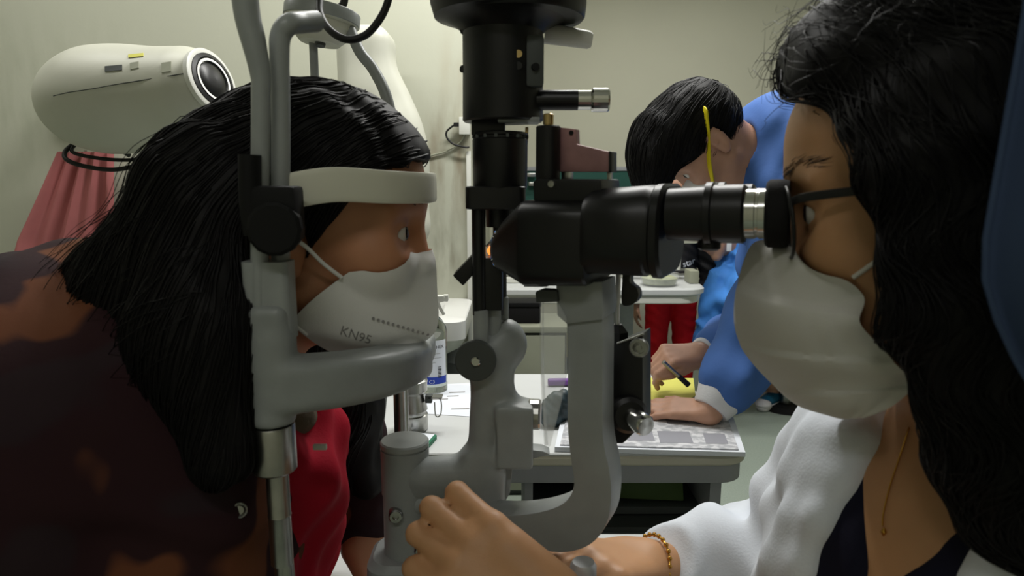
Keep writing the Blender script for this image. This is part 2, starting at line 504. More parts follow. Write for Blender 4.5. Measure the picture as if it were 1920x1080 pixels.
mat('desk_edge', (196, 192, 176), 0.45, var=0.02)
mat('grey_laminate', (150, 152, 156), 0.5, var=0.04)
mat('grey_dark', (66, 70, 68), 0.6, var=0.08)
mat('beige_metal', (148, 150, 132), 0.5, var=0.05)
mat('basin_white', (226, 226, 222), 0.22, spec=0.6)
mat('paper_white', (226, 230, 238), 0.8, var=0.02)
mat('paper_yellow', (206, 202, 96), 0.8, var=0.05)
mat('ink_blue', (28, 60, 170), 0.6)
mat('ink_dark', (40, 42, 44), 0.7)
mat('green_card', (30, 110, 80), 0.6)
mat('purple_plastic', (116, 70, 150), 0.4)
mat('pink_cloth', (176, 104, 104), 0.85, var=0.08, vscale=6, bump=0.2, bscale=60)
mat('cable_black', (16, 15, 15), 0.55)
mat('gold', (200, 150, 70), 0.22, metal=1.0)
mat('teal_shoe', (12, 92, 128), 0.7)
mat('shoe_white', (226, 222, 226), 0.6)
mat('jacket_black', (30, 29, 31), 0.7, bump=0.2, bscale=80)
mat('grey_hair', (92, 88, 76), 0.6, var=0.25, vscale=60)
mat('trouser_dark', (30, 32, 44), 0.8)
mat('lamp_glow', (255, 255, 250), 0.5, emit=((255, 252, 240), 4.0))
ramp_mat('camo_jacket', [(0.0, (50, 40, 44)), (0.36, (46, 34, 38)), (0.41, (46, 27, 31)), (0.56, (48, 28, 31)), (0.60, (106, 64, 43)), (1.0, (118, 76, 50))],
         14.0, 0.85, detail=0.6, distort=0.4, bump=0.1, bscale=300)
ramp_mat('terrazzo_floor', [(0.0, (134, 148, 132)), (0.42, (158, 169, 156)), (0.6, (166, 176, 164)), (1.0, (178, 186, 176))], 160, 0.4, detail=6, bump=0.0)
ramp_mat('news_print', [(0.0, (140, 142, 150)), (0.45, (176, 177, 182)), (0.56, (206, 206, 210)), (1.0, (220, 220, 222))], 60, 0.8, detail=5, distort=0.2, stretch=(1, 1.4, 1))
ramp_mat('dish_content', [(0.0, (110, 112, 84)), (0.5, (176, 180, 140)), (1.0, (206, 206, 180))], 60, 0.4, detail=4)

def wall_material(name, col, stains):
    m = bpy.data.materials.new(name); m.use_nodes = True; nt = m.node_tree; b = nt.nodes['Principled BSDF']
    b.inputs['Roughness'].default_value = 0.75; b.inputs['Specular IOR Level'].default_value = 0.25
    geo = nt.nodes.new('ShaderNodeTexCoord')
    cur = nt.nodes.new('ShaderNodeRGB'); cur.outputs[0].default_value = (*lin(col), 1); cur = cur.outputs[0]
    n = nt.nodes.new('ShaderNodeTexNoise'); n.inputs['Scale'].default_value = 2.3; n.inputs['Detail'].default_value = 5
    nt.links.new(geo.outputs['Object'], n.inputs['Vector'])
    def mixc(a, colb, fac):
        x = nt.nodes.new('ShaderNodeMix'); x.data_type = 'RGBA'
        nt.links.new(fac, x.inputs[0]); nt.links.new(a, x.inputs[6]); x.inputs[7].default_value = (*lin(colb), 1)
        return x.outputs[2]
    def mth(op, a, bb):
        x = nt.nodes.new('ShaderNodeMath'); x.operation = op
        for i, q in enumerate((a, bb)):
            if q is None: continue
            if isinstance(q, (int, float)): x.inputs[i].default_value = q
            else: nt.links.new(q, x.inputs[i])
        x.use_clamp = True; return x.outputs[0]
    cur = mixc(cur, [c*0.92 for c in col], mth('MULTIPLY', n.outputs['Fac'], 0.6))
    sep = nt.nodes.new('ShaderNodeSeparateXYZ'); nt.links.new(geo.outputs['Object'], sep.inputs[0])
    n3 = nt.nodes.new('ShaderNodeTexNoise'); n3.inputs['Scale'].default_value = 14; n3.inputs['Detail'].default_value = 6
    mp = nt.nodes.new('ShaderNodeMapping'); mp.inputs['Scale'].default_value = (1.4, 1, 0.35)
    nt.links.new(geo.outputs['Object'], mp.inputs['Vector']); nt.links.new(mp.outputs[0], n3.inputs['Vector'])
    for (cx, cz, rx, rz, colb, amt) in stains:      # weathered, rubbed patches of the plaster
        def gauss(o, c, r):
            q = mth('SUBTRACT', o, c); q.node.use_clamp = False
            q2 = mth('DIVIDE', q, r); q2.node.use_clamp = False
            q3 = mth('MULTIPLY', q2, q2); q3.node.use_clamp = False
            return mth('SUBTRACT', 1.0, q3)
        g = mth('MULTIPLY', gauss(sep.outputs[0], cx, rx), gauss(sep.outputs[2], cz, rz))
        t = mth('SUBTRACT', n3.outputs['Fac'], 0.38); t = mth('MULTIPLY', t, 3.2)
        cur = mixc(cur, colb, mth('MULTIPLY', mth('MULTIPLY', g, t), amt))
    nt.links.new(cur, b.inputs['Base Color'])
    n2 = nt.nodes.new('ShaderNodeTexNoise'); n2.inputs['Scale'].default_value = 120
    nt.links.new(geo.outputs['Object'], n2.inputs['Vector'])
    bp = nt.nodes.new('ShaderNodeBump'); bp.inputs['Strength'].default_value = 0.06; bp.inputs['Distance'].default_value = 0.003
    nt.links.new(n2.outputs['Fac'], bp.inputs['Height']); nt.links.new(bp.outputs['Normal'], b.inputs['Normal'])
    MATS[name] = m; return m

# ------------------------------------------------------------------ the room
WL, WR, WB, WF, WH = -2.4, 2.6, 4.4, -1.6, 2.7
NY = 2.42                                    # front face of the near left wall
CX = U(884, 400, NY).x                       # its outer corner
wall_material('plaster_back', (196, 195, 176), [])
s1 = U(846, 300, NY); s2 = U(838, 470, NY); s3 = U(40, 200, NY); s4 = U(870, 130, NY)
wall_material('plaster_left', (194, 195, 178), [(s1.x, s1.z, 0.12, 0.26, (128, 112, 88), 0.8), (s2.x, s2.z, 0.07, 0.16, (104, 96, 76), 0.9),
                                                  (s3.x, s3.z, 0.5, 0.35, (160, 164, 144), 0.5), (s4.x, s4.z, 0.1, 0.2, (168, 156, 132), 0.5)])
mat('ceiling_paint', (214, 214, 204), 0.85)
def slab(name, x0, x1, y0, y1, z0, z1, m):
    return mk(name, box(((x0+x1)/2, (y0+y1)/2, (z0+z1)/2), ((x1-x0)/2, (y1-y0)/2, (z1-z0)/2)), m, kind='structure')
slab('floor', WL-0.1, WR+0.1, WF-0.1, WB+0.1, -0.1, 0, 'terrazzo_floor')
slab('ceiling', WL-0.1, WR+0.1, WF-0.1, WB+0.1, WH, WH+0.1, 'ceiling_paint')
slab('wall_back', CX-0.1, WR, WB, WB+0.1, 0, WH, 'plaster_back')
slab('wall_left_near', WL, CX, NY, NY+0.12, 0, WH, 'plaster_left')
slab('wall_left_return', CX-0.12, CX, NY+0.12, WB, 0, WH, 'plaster_back')
slab('wall_left', WL-0.1, WL, WF, NY+0.12, 0, WH, 'plaster_left')
slab('wall_right', WR, WR+0.1, WF, WB, 0, WH, 'plaster_back')
slab('wall_front', WL, WR, WF-0.1, WF, 0, WH, 'plaster_back')
slab('baseboard_back', CX, WR, WB-0.015, WB, 0, 0.09, 'grey_laminate')
slab('baseboard_left', WL, CX, NY-0.015, NY, 0, 0.09, 'grey_laminate')
for _i, (_l, _e) in enumerate(LIGHT_SPOTS):  # the last fixture is unseen, added to carry the fill light
    t = thing('ceiling_light', ('tube light on the ceiling above the desk', 'tube light on the ceiling above the far table', 'tube light on the ceiling by the left wall', 'unseen fill tube light added on the ceiling behind the camera')[_i],
              'light', _l, 'ceiling tube lights')
    mk('fixture_body', box((_l[0], _l[1], 2.685), (0.62, 0.09, 0.015), bevel=0.005), 'white_plastic', t)
    mk('tube', lathe((_l[0]-0.58, _l[1], 2.652), (1, 0, 0), [(0, 0.013), (1.16, 0.013)], 16), 'lamp_glow', t)

# ------------------------------------------------------------------ slit lamp and its table
TAB = 0.75
t = thing('instrument_table', 'white topped table carrying the slit lamp', 'table', (0.02, 0.63, 0))
mk('table_top', loft([rring((0.0, 0.64, z), Vector((1, 0, 0)), Vector((0, 1, 0)), 0.40-i, 0.275-i, 0.06) for z, i in ((TAB-0.03, 0.006), (TAB-0.026, 0), (TAB-0.005, 0), (TAB, 0.005))]), 'desk_white', t)
mk('column', lathe((0.04, 0.63, 0.04), UZ, [(0, 0.04), (0.3, 0.04), (0.31, 0.035), (TAB-0.07, 0.035)]), 'grey_light', t)
mk('foot', box((0.04, 0.63, 0.022), (0.05, 0.05, 0.022), bevel=0.008), 'grey_paint', t)

SL = thing('slit_lamp', 'grey and black slit lamp microscope standing on the white table', 'microscope', (-0.02, 0.6, TAB))
def sp(name, me, m, parent=None, label=None): return mk(name, me, m, parent or SL, label)
LY = 0.61
V3 = Vector
# base with its rails and joystick
base = sp('base', loft([rring((0.01, 0.62, z), V3((1, 0, 0)), V3((0, 1, 0)), hx, hy, 0.04) for z, hx, hy in ((TAB, 0.14, 0.13), (TAB+0.03, 0.142, 0.132), (TAB+0.05, 0.13, 0.12), (TAB+0.055, 0.12, 0.11))]), 'grey_paint')
for yy in (0.50, 0.75):
    sp('rail', lathe((-0.18, yy, TAB+0.018), (1, 0, 0), [(0, 0.008), (0.4, 0.008)], 16), 'chrome')
PX, PY = PIV.x, PIV.y
pz = lambda py: zat(py, PY)
sp('pivot_plinth', loft([rring((PX+0.01, PY, z), V3((1, 0, 0)), V3((0, 1, 0)), a, b_, 0.02) for z, a, b_ in ((TAB+0.05, 0.05, 0.04), (pz(1040), 0.047, 0.036), (pz(1030), 0.042, 0.03))]), 'grey_paint')
col_ = sp('pivot_column', lathe((PX, PY, pz(1040)), UZ, [(0, 0.0225), (pz(925)-pz(1040), 0.0225), (pz(920)-pz(1040), 0.0235), (pz(838)-pz(1040), 0.0235)], 48), 'grey_paint')
sp('column_cap', lathe((PX, PY, pz(838)), UZ, [(0, 0.0222), (0.002, 0.0222), (0.0022, 0.0236), (0.0062, 0.0236), (0.0078, 0.0222), (0.008, 0.0)], 48), 'grey_light', col_, 'brushed round cap')
c0 = U(742, 965, PY-0.0235)
for q in (c0, U(790, 1030, PY-0.03)):
    sp('clamp_screw', lathe(q, (0.15, -1, 0), [(-0.012, 0.0068), (0.004, 0.0068), (0.0055, 0.0055), (0.0056, 0.003), (0.003, 0.0028), (0.003, 0.0)], 24), 'steel')
# illumination arm casting: from the pivot to the right, then upright
cast = SDF(); k = 0.008
L = lambda px, py, dy=0: U(px, py, LY+dy)
cast.bx((PX+0.02, PY, pz(895)), (0.03, 0.020, 0.016), 0.008, k=0.01)
cast.rc(L(800, 890), L(905, 880), 0.0165, 0.018, k=0.012)
cast.bx(L(905, 895), (0.018, 0.015, 0.03), 0.006, k=0.012)
cast.rc(L(905, 930), L(912, 720), 0.0165, 0.0145, k=0.012)
cast.bx(L(915, 930), (0.0145, 0.014, 0.03), 0.006, k=0.008)
cast.bx(L(965, 812, -0.004), (0.0172, 0.0165, 0.03), 0.002, k=0.003)
cast.rc(L(943, 715), L(948, 760), 0.0075, 0.015, k=0.014)
cast.rc(L(893, 676, -0.008), L(945, 640, 0.012), 0.0165, 0.0165, k=0.01)
cast.el(L(948, 636, 0.01), (0.0165, 0.016, 0.019), k=0.012)
cast.rc(L(950, 660, 0.008), L(925, 705, 0), 0.012, 0.011, k=0.02)
ill = sp('lamp_arm', cast.mesh(0.0018, smooth=2), 'grey_paint')
for px, py0, py1, r, dy in ((901, 655, 580, 0.0070, -0.012), (926, 640, 559, 0.0066, 0.0), (945, 625, 556, 0.0045, 0.012)):
    a, b_ = L(px, py0, dy), L(px, py1, dy)
    sp('rod_socket', lathe((b_.x, b_.y, a.z), UZ, [(0, r), (b_.z-a.z-0.001, r), (b_.z-a.z, r-0.001)], 24), 'grey_paint', ill)
kd = L(892, 677, -0.026)
kn = sp('tilt_knob', lathe(kd + V3((0, 0.006, 0)), (-0.03, -1, 0.0), [(0, 0.0165), (0.001, 0.0188), (0.006, 0.0188), (0.0072, 0.0178), (0.0072, 0.0)], 48), 'grey_dark', None, 'dark round friction knob')
sp('knob_screw', lathe(kd + V3((0, -0.0008, 0)), (-0.03, -1, 0.0), [(0, 0.0045), (0.002, 0.0045), (0.003, 0.0035), (0.003, 0)], 20), 'chrome', kn)
kx = L(985, 776, 0.0)
sp('slit_width_knob', lathe(kx, (1, -0.1, 0), [(-0.002, 0.010), (0.003, 0.010), (0.0032, 0.0142), (0.005, 0.0148), (0.013, 0.0148), (0.0148, 0.0138), (0.0148, 0.0)], 18, 10), 'steel')
sp('set_screw', lathe(L(956, 786, -0.0207), (0, -1, 0), [(-0.004, 0.0022), (0.0005, 0.0022), (0.0005, 0.0)], 12), 'black_matte', ill)
sp('arm_foot_plate', prism([L(945, 838), L(1018, 846), L(1032, 852), L(1010, 858), L(960, 872), L(945, 872)], (0, 0.018, 0), 0.001), 'grey_paint', ill)
for px in (918, 934, 950):
    sp('arm_rib', prism([L(px-12, 868, -0.004), L(px+12, 868, -0.004), L(px+6, 925, -0.002), L(px-2, 940, -0.002)], (0, 0.006, 0), 0.001), 'grey_paint', ill)
# link under the lamp arm back to the pivot
sp('pivot_link', tube([U(772, 952, PY-0.006), U(800, 940, PY-0.012), U(850, 955, PY-0.012), U(930, 960, PY-0.012)], 0.0105, 16), 'grey_paint')
# upright lamp rods, mirror and amber window
LX = L(938, 300).x
rods = sp('lamp_column', box((L(917, 530).x, LY-0.002, (zat(578, LY)+zat(480, LY))/2), (0.0125, 0.012, (zat(480, LY)-zat(578, LY))/2), bevel=0.002), 'black_enamel')
for px, dy, r in ((898, -0.012, 0.0062), (934, 0.004, 0.0048), (942, 0.012, 0.004)):
    b0, b1 = L(px, 590, dy), L(px, 380, dy)
    sp('upright_rod', lathe((L(px, 480, dy).x, LY+dy, b0.z), UZ, [(0, r), (b1.z-b0.z, r)], 20), 'black_enamel', rods)
mp_ = [L(848, 517, -0.006), L(889, 474, -0.006), L(908, 492, -0.006), L(868, 537, -0.006)]
sp('mirror_holder', prism(mp_, (0, 0.026, 0), 0.002), 'black_enamel', rods)
sp('amber_window', prism([L(912, 470, 0.0), L(918, 462, 0.0), L(936, 473, 0.0), L(930, 481, 0.0), L(916, 478, 0.0)], (0, 0.01, 0), 0.001), 'amber_light', rods, 'small glowing orange lamp window')
sp('mirror_strip', tube([L(912, 462, -0.002), L(940, 430, -0.002)], 0.0012, 8), 'steel', rods)
def vl(name, px, prof, m, seg=40, y=LY, parent=None, label=None):
    """turned part on an upright axis; prof = [(photo y, radius)] from bottom to top"""
    x = U(px, prof[0][0], y).x; z0 = zat(prof[0][0], y)
    return sp(name, lathe((x, y, z0), UZ, [(zat(p, y)-z0, r) for p, r in prof], seg), m, parent, label)
sp('lamp_collar', loft([rring((L(930, 370).x, LY, zat(p, LY)), V3((1, 0, 0)), V3((0, 1, 0)), 0.0265-i, 0.024-i, 0.006) for p, i in ((391, 0.001), (389, 0), (351, 0), (349, 0.001))]), 'black_enamel')
sp('collar_lug', lathe(L(953, 351, -0.01), UZ, [(0, 0.004), (0.002, 0.004), (0.002, 0)], 16), 'steel')
vl('filter_drum', 938, [(425, 0.013), (392, 0.0135), (351, 0.0245), (275, 0.0248), (262, 0.0248), (260, 0.0238), (256, 0.0238), (254, 0.0248), (250, 0.0248), (248, 0.022)], 'black_enamel')
for i in range(14):
    a = math.radians(-170 + i*24)
    sp('drum_grip', box((L(938, 257).x + 0.0240*math.cos(a), LY + 0.0240*math.sin(a), zat(257, LY)), (0.0013, 0.0013, 0.0015)), 'grey_dark')
sp('lamp_neck', box((L(916, 240).x, LY+0.004, zat(240, LY)), (0.0148, 0.016, 0.0075), bevel=0.002), 'black_enamel')
sp('neck_lever', prism([L(985, 238), L(991, 238), L(990, 268), L(983, 268)], (0, 0.004, 0), 0.0005), 'brass')
hz = lambda p: zat(p, LY)
house = vl('lamp_housing', 943, [(229, 0.0345), (226, 0.0358), (120, 0.0352), (62, 0.0352), (52, 0.040), (40, 0.050), (34, 0.0595), (10, 0.0625), (-10, 0.0632), (-24, 0.061), (-30, 0.05), (-90, 0.046), (-120, 0.03)], 'black_enamel', 64)
sp('housing_collar', lathe((L(967, 0).x, LY, hz(38)), UZ, [(0, 0.0585), (0.002, 0.060), (0.012, 0.0612), (0.02, 0.0612)], 64), 'black_enamel', house)
sp('housing_plate', box((L(972, 228).x, LY-0.012, hz(229)), (0.018, 0.014, 0.0022), bevel=0.001), 'grey_paint', house)
sp('housing_side_bar', box((L(1001, 115).x, LY-0.024, hz(125)), (0.0075, 0.006, 0.021), bevel=0.003), 'grey_dark', house)
for px, py in ((972, 102), (1003, 126), (972, 124), (872, 58), (871, 130)):
    sp('housing_screw', lathe(L(px, py, -0.030 if px > 900 else -0.005), (0.3 if px > 990 else (0 if px > 900 else -0.9), -1, 0), [(-0.006, 0.0032), (0.003, 0.0032), (0.003, 0)], 16), 'brass' if (px, py) == (972, 102) else 'black_enamel', house)
h0 = L(1010, 188, -0.012); hd = V3((1, -0.02, 0.0))
st = sp('slit_rotation_stem', lathe(h0 - hd*0.012, hd, [(0, 0.0086), (0.046, 0.0086), (0.0462, 0)], 28), 'black_enamel')
sp('knurled_knob', lathe(h0 + hd*0.0335, hd, [(0, 0.0082), (0.0115, 0.0082), (0.012, 0.0096), (0.0135, 0.0102), (0.026, 0.0102), (0.0275, 0.0094), (0.0275, 0)], 22, 10), 'chrome', st)
w0, w1 = L(1022, 62, 0.02), L(1110, 76, 0.02)
sp('side_handle', lathe(w0, w1-w0, [(0, 0.009), (0.002, 0.0092), ((w1-w0).length-0.003, 0.0078), ((w1-w0).length, 0.006), ((w1-w0).length, 0)], 28), 'white_plastic', house)
# ---- microscope: body on the tilted axis
def S_(px, py, n=0.0): return A(px, py, n)
def sect(px, ptop, pbot, hn, r):
    a, b_ = S_(px, ptop, 0), S_(px, pbot, 0); c = (a+b_)/2
    return rring(c, AN, UZ, hn, (a.z-b_.z)/2, r)
body = sp('microscope_body', loft([sect(944, 432, 500, 0.022, 0.012), sect(962, 410, 508, 0.028, 0.014), sect(1004, 377, 524, 0.040, 0.014), sect(1012, 374, 527, 0.042, 0.014), sect(1122, 376, 527, 0.043, 0.014), sect(1126, 379, 524, 0.042, 0.014)]), 'black_enamel')
sp('objective_lens', lathe(S_(944, 466) , -AX, [(-0.004, 0.018), (0.004, 0.018), (0.005, 0.015), (0.003, 0.013), (0.003, 0)], 32), 'glass', body)
sp('body_underplate', loft([sect(1000, 526, 532, 0.02, 0.002), sect(1040, 526, 532, 0.02, 0.002)]), 'grey_dark', body)
drum = sp('magnification_drum', loft([sect(1122, 364, 508, 0.045, 0.018), sect(1134, 354, 506, 0.049, 0.026), sect(1228, 347, 512, 0.05, 0.028), sect(1232, 349, 509, 0.049, 0.027), sect(1240, 349, 510, 0.049, 0.027), sect(1244, 345, 515, 0.0505, 0.028), sect(1256, 344, 516, 0.0505, 0.028), sect(1262, 349, 510, 0.048, 0.026)]), 'black_enamel')
EN = -0.029
for n_, lab in ((EN, None), (0.031, None)):
    e0 = A(1255, 402, EN) + AN*(n_-EN); ax_ = (A(1440, 401, EN) - A(1255, 402, EN)).normalized()
    LT = (A(1440, 401, EN) - A(1255, 402, EN)).length; u_ = LT/185.0
    m_ = lambda p: (p-1255)*u_
    ey = sp('eyepiece_tube', lathe(e0, ax_, [(0, 0.0185), (m_(1300), 0.0192), (m_(1326), 0.0196), (m_(1328), 0.0225), (m_(1340), 0.0225), (m_(1342), 0.0205), (m_(1396), 0.0205), (m_(1401), 0.0192), (m_(1401), 0)], 48), 'black_enamel')
    sp('diopter_ring', lathe(e0 + ax_*m_(1400), ax_, [(0, 0.0172), (m_(1418)-m_(1400), 0.0172), (m_(1419)-m_(1400), 0.0162), (m_(1424)-m_(1400), 0.0162), (m_(1425)-m_(1400), 0.0172), (m_(1442)-m_(1400), 0.0172)], 48), 'chrome', ey)
    sp('eyecup', lathe(e0 + ax_*m_(1437), ax_, [(0, 0.0215), (0.002, 0.0232), (0.010, 0.0232), (0.0145, 0.0222), (0.0145, 0.0175), (0.008, 0.015), (0.008, 0)], 48), 'black_rubber', ey)
sp('eyepiece_lug', lathe(A(1330, 452, EN)+V3((0, 0, 0.004)), (0, 0, -1), [(0, 0.008), (0.009, 0.008), (0.0105, 0.006), (0.0105, 0)], 24), 'black_enamel')
# top block, tower, bronze bracket
def SX(px, py, n=0): return A(px, py, n)
def aprism(pts, n0, dn, bevel=0.001): return prism([A(px, py, n0) for px, py in pts], AN*dn, bevel)
tb = sp('top_block', aprism([(998, 340), (1006, 335), (1128, 336), (1128, 378), (1000, 380)], -0.03, 0.05, 0.002), 'black_enamel')
sp('block_screw', lathe(A(1034, 345, -0.031), -AN, [(-0.002, 0.0026), (0.0015, 0.0026), (0.0018, 0)], 16), 'steel', tb)
tw0, tw1 = A(1028, 338, -0.012), A(1028, 236, -0.012)
tw = sp('tower', lathe((tw1.x, tw1.y, tw0.z), UZ, [(0, 0.0095), (0.002, 0.0098), (tw1.z-tw0.z-0.001, 0.0098), (tw1.z-tw0.z, 0.0088)], 24), 'black_enamel')
sp('tower_knob', lathe(tw1, UZ, [(0, 0.003), (0.001, 0.003), (0.001, 0.0042), (0.0088, 0.0042), (0.0095, 0.003), (0.0095, 0)], 16, 10), 'brass', tw)
sp('tonometer_bracket', aprism([(1044, 238), (1079, 242), (1080, 270), (1143, 285), (1143, 322), (1048, 322)], -0.008, 0.010, 0.0008), 'bronze_plate')
sp('bracket_end', aprism([(1141, 283), (1147, 284), (1147, 323), (1141, 323)], -0.010, 0.014, 0.0005), 'black_enamel')
sp('bracket_hole', lathe(A(1071, 249, -0.0085), -AN, [(-0.001, 0.0018), (0.0006, 0.0018), (0.0006, 0)], 12), 'black_matte')
sp('bracket_clip', aprism([(1052, 318), (1066, 318), (1066, 336), (1052, 336)], -0.004, 0.012, 0.0008), 'steel')
sp('bracket_post', aprism([(1138, 322), (1144, 322), (1144, 352), (1138, 352)], -0.002, 0.008, 0.0005), 'steel')
# J-shaped microscope arm
def fill(pts, sub=6):
    q = smooth_path([V3((x, y, 0)) for x, y in pts], sub); return [(v.x, v.y) for v in q]
outer = [(1129, 598)] + fill([(1131, 640), (1130, 760), (1132, 830), (1142, 880), (1146, 925), (1138, 980), (1108, 1020), (1060, 1036), (1000, 1030), (930, 1016), (800, 1005)])
inner = fill([(800, 958), (930, 966), (990, 964), (1040, 952), (1066, 934), (1076, 905), (1070, 860), (1064, 800), (1064, 700), (1064, 640)]) + [(1062, 606)]
sp('microscope_arm', aprism(outer + inner, -0.015, 0.032, 0.0012), 'grey_paint')
sp('arm_head', aprism([(1042, 532), (1129, 528), (1131, 585), (1129, 600), (1062, 608), (1044, 592)], -0.018, 0.038, 0.0015), 'grey_paint')
# breath shield with its clip
shp = [A(1016, 556, -0.02), A(1036, 548, -0.02), A(1062, 596, -0.02), A(1062, 700, -0.02), A(1050, 760, -0.02), A(1030, 838, -0.02), A(1022, 834, -0.02), A(1015, 700, -0.02)]
sh = sp('breath_shield', prism(shp, AN*0.0022, 0.0003), 'clear_acrylic', None, 'clear acrylic breath shield')
sp('shield_edge', tube([A(1016, 556, -0.02), A(1017, 700, -0.02), A(1024, 834, -0.02)], 0.0016, 8), 'clear_acrylic', sh)
sp('shield_clip', aprism([(1003, 548), (1012, 543), (1044, 545), (1046, 566), (1005, 568)], -0.022, 0.012, 0.001), 'grey_dark', sh)
# black brake box behind the arm, with rod, lever and knobs
BN = 0.03
bb = sp('drive_box', aprism([(1120, 645), (1158, 645), (1205, 626), (1206, 795), (1168, 832), (1120, 834)], BN, 0.03, 0.0015), 'black_enamel')
sp('box_bush', lathe(A(1158, 634, BN+0.012), UZ, [(-0.006, 0.0095), (0.006, 0.0095), (0.0125, 0.004), (0.0125, 0)], 6, 10), 'black_enamel', bb)
rr0, rr1 = A(1160, 632, BN+0.012), A(1160, 500, BN+0.012)
sp('lift_rod', lathe((rr1.x, rr1.y, rr0.z), UZ, [(0, 0.0022), (rr1.z-rr0.z, 0.0022)], 12), 'steel', bb)
sp('box_trim', tube([A(1157, 644, BN-0.001), A(1207, 626, BN-0.001)], 0.0009, 8), 'steel', bb)
q = A(1198, 652, BN-0.0005)
sp('box_screw', lathe(q, -AN, [(-0.002, 0.0085), (0.0005, 0.0085), (0.0012, 0.0075), (0.0012, 0.0052), (-0.0005, 0.005), (-0.0005, 0.0026), (0.001, 0.0024), (0.001, 0)], 28), 'steel', bb)
q = A(1178, 776, BN-0.002)
sp('knob_flange', lathe(q, (AX*0.55 - AN).normalized(), [(-0.006, 0.0165), (0.004, 0.0165), (0.007, 0.013), (0.007, 0)], 36), 'black_enamel', bb)
kd_ = (AX*0.75 - AN*0.6 + UZ*-0.12).normalized()
sp('focus_knob', lathe(q + kd_*0.004, kd_, [(0, 0.0082), (0.012, 0.0095), (0.019, 0.0095), (0.0215, 0.008), (0.022, 0.005), (0.0222, 0)], 32), 'chrome', bb)
sp('locking_lever', aprism(fill([(1167, 506), (1182, 506), (1181, 530), (1194, 542), (1197, 557), (1188, 570), (1172, 574), (1165, 566), (1166, 530)], 4), 0.0, 0.012, 0.002), 'black_enamel', body)
# joystick by the examiner's hand
jk = U(1094, 1054, 0.50)
js = sp('joystick', lathe((jk.x, jk.y, TAB+0.05), UZ, [(0, 0.016), (0.006, 0.014), (0.01, 0.0105), (jk.z-TAB-0.062, 0.0105)], 28), 'black_enamel')
sp('joystick_cap', lathe((jk.x, jk.y, jk.z-0.012), UZ, [(0, 0.0098), (0.0005, 0.0108), (0.009, 0.0108), (0.0125, 0.0088), (0.0128, 0)], 36), 'satin_silver', js)

# ---- head rest: near and far column, chin rest, forehead band, fixation arms
HX = U(512, 840, 0.50).x
nz = lambda py, y=0.50: zat(py, y)
hn_ = sp('near_column', lathe((HX+0.005, 0.50, TAB), UZ, [(0, 0.011), (nz(1055)-TAB, 0.0062)], 28), 'steel')
x0 = U(512, 840, 0.50).x
def ncyl(name, px, prof, m, parent=None):
    x = U(px, (prof[0][0]+prof[-1][0])/2, 0.50).x; z0 = nz(prof[0][0])
    return sp(name, lathe((x, 0.50, z0), UZ, [(nz(p)-z0, r) for p, r in prof], 40), m, parent)
ncyl('column_rod', 525, [(1075, 0.0064), (1056, 0.0064), (1055, 0.0088), (967, 0.0088), (965, 0.0092), (963, 0.0088), (880, 0.0088)], 'steel', hn_)
ncyl('column_sleeve', 513, [(882, 0.0155), (878, 0.0172), (798, 0.0172), (795, 0.0165)], 'steel', hn_)
chin = SDF()
H = lambda px, py, y: U(px, py, y)
zc = lambda px, py: H(px, py, 0.50)
chin.rc(zc(511, 780), zc(511, 640), 0.0170, 0.0165, k=0.006)
chin.bx(zc(510, 640), (0.0155, 0.014, 0.03), 0.008, k=0.006)
tray = smooth_path([H(520, 722, 0.50), H(600, 715, 0.512), H(690, 702, 0.54), H(744, 686, 0.585), H(768, 672, 0.63)], 12)
for i in range(len(tray)-1):
    f = i/(len(tray)-1)
    a, b_ = tray[i], tray[i+1]; mid = (a+b_)/2; dx = (b_-a); ln = dx.length; X_, Y_, Z_ = frame(dx)
    R = np.array([list(Z_), list(X_), list(Y_)]).T
    chin.bx(mid, (ln*1.6, 0.013+0.006*f, 0.0165-0.003*f), 0.005, R=R, k=0.010)
far = smooth_path([H(768, 672, 0.63), V3((-0.102, 0.70, H(796, 668, 0.64).z-0.004)), V3((-0.125, 0.775, H(796, 690, 0.7).z)), V3((-0.133, 0.80, H(745, 700, 0.79).z))], 6)
for i in range(len(far)-1):
    a, b_ = far[i], far[i+1]; mid = (a+b_)/2; dx = (b_-a); ln = dx.length; X_, Y_, Z_ = frame(dx)
    chin.bx(mid, (ln*1.0, 0.018, 0.0125), 0.005, R=np.array([list(Z_), list(X_), list(Y_)]).T, k=0.006)
chin.rc(zc(511, 788), zc(511, 800), 0.0168, 0.0168, k=0.004, sub=False)
chin.hs(zc(511, 793), (0, 0, -1))
sp('chin_rest', chin.mesh(0.0024, smooth=2), 'grey_paint')
fz = U(742, 700, 0.79)
fc = sp('far_column', lathe((-0.137, 0.79, TAB), UZ, [(0, 0.009), (fz.z-TAB, 0.009)], 28), 'steel')
sp('far_upright', lathe((-0.148, 0.79, fz.z), UZ, [(0, 0.008), (1.315-fz.z, 0.008)], 20), 'grey_paint', fc)
# near uprights of the head rest
UP = [(487, 0.497, 0.0072, 655), (525, 0.512, 0.0066, 655)]
u1 = sp('near_upright', tube([U(488, 640, 0.497), U(487, 420, 0.497), U(489, 190, 0.497), U(488, 140, 0.497), U(476, 80, 0.497), U(464, 30, 0.497), U(456, -30, 0.497), U(440, -110, 0.497)], [0.0066, 0.0066, 0.0068, 0.0088, 0.0092, 0.0092], 16), 'grey_light')
u2 = sp('fixation_arm', tube([U(527, 640, 0.512), U(526, 420, 0.512), U(526, 200, 0.512), U(524, 110, 0.512), U(526, 68, 0.513), U(541, 46, 0.515), U(566, 42, 0.53), U(592, 40, 0.545)], [0.0070, 0.0070, 0.0078, 0.0082], 16), 'grey_light')
sp('height_block', loft([rring((U(505, 540, 0.503).x, 0.504, nz(p)), V3((1, 0, 0)), V3((0, 1, 0)), 0.0175, 0.0125, 0.006) for p in (635, 490)]), 'grey_light')
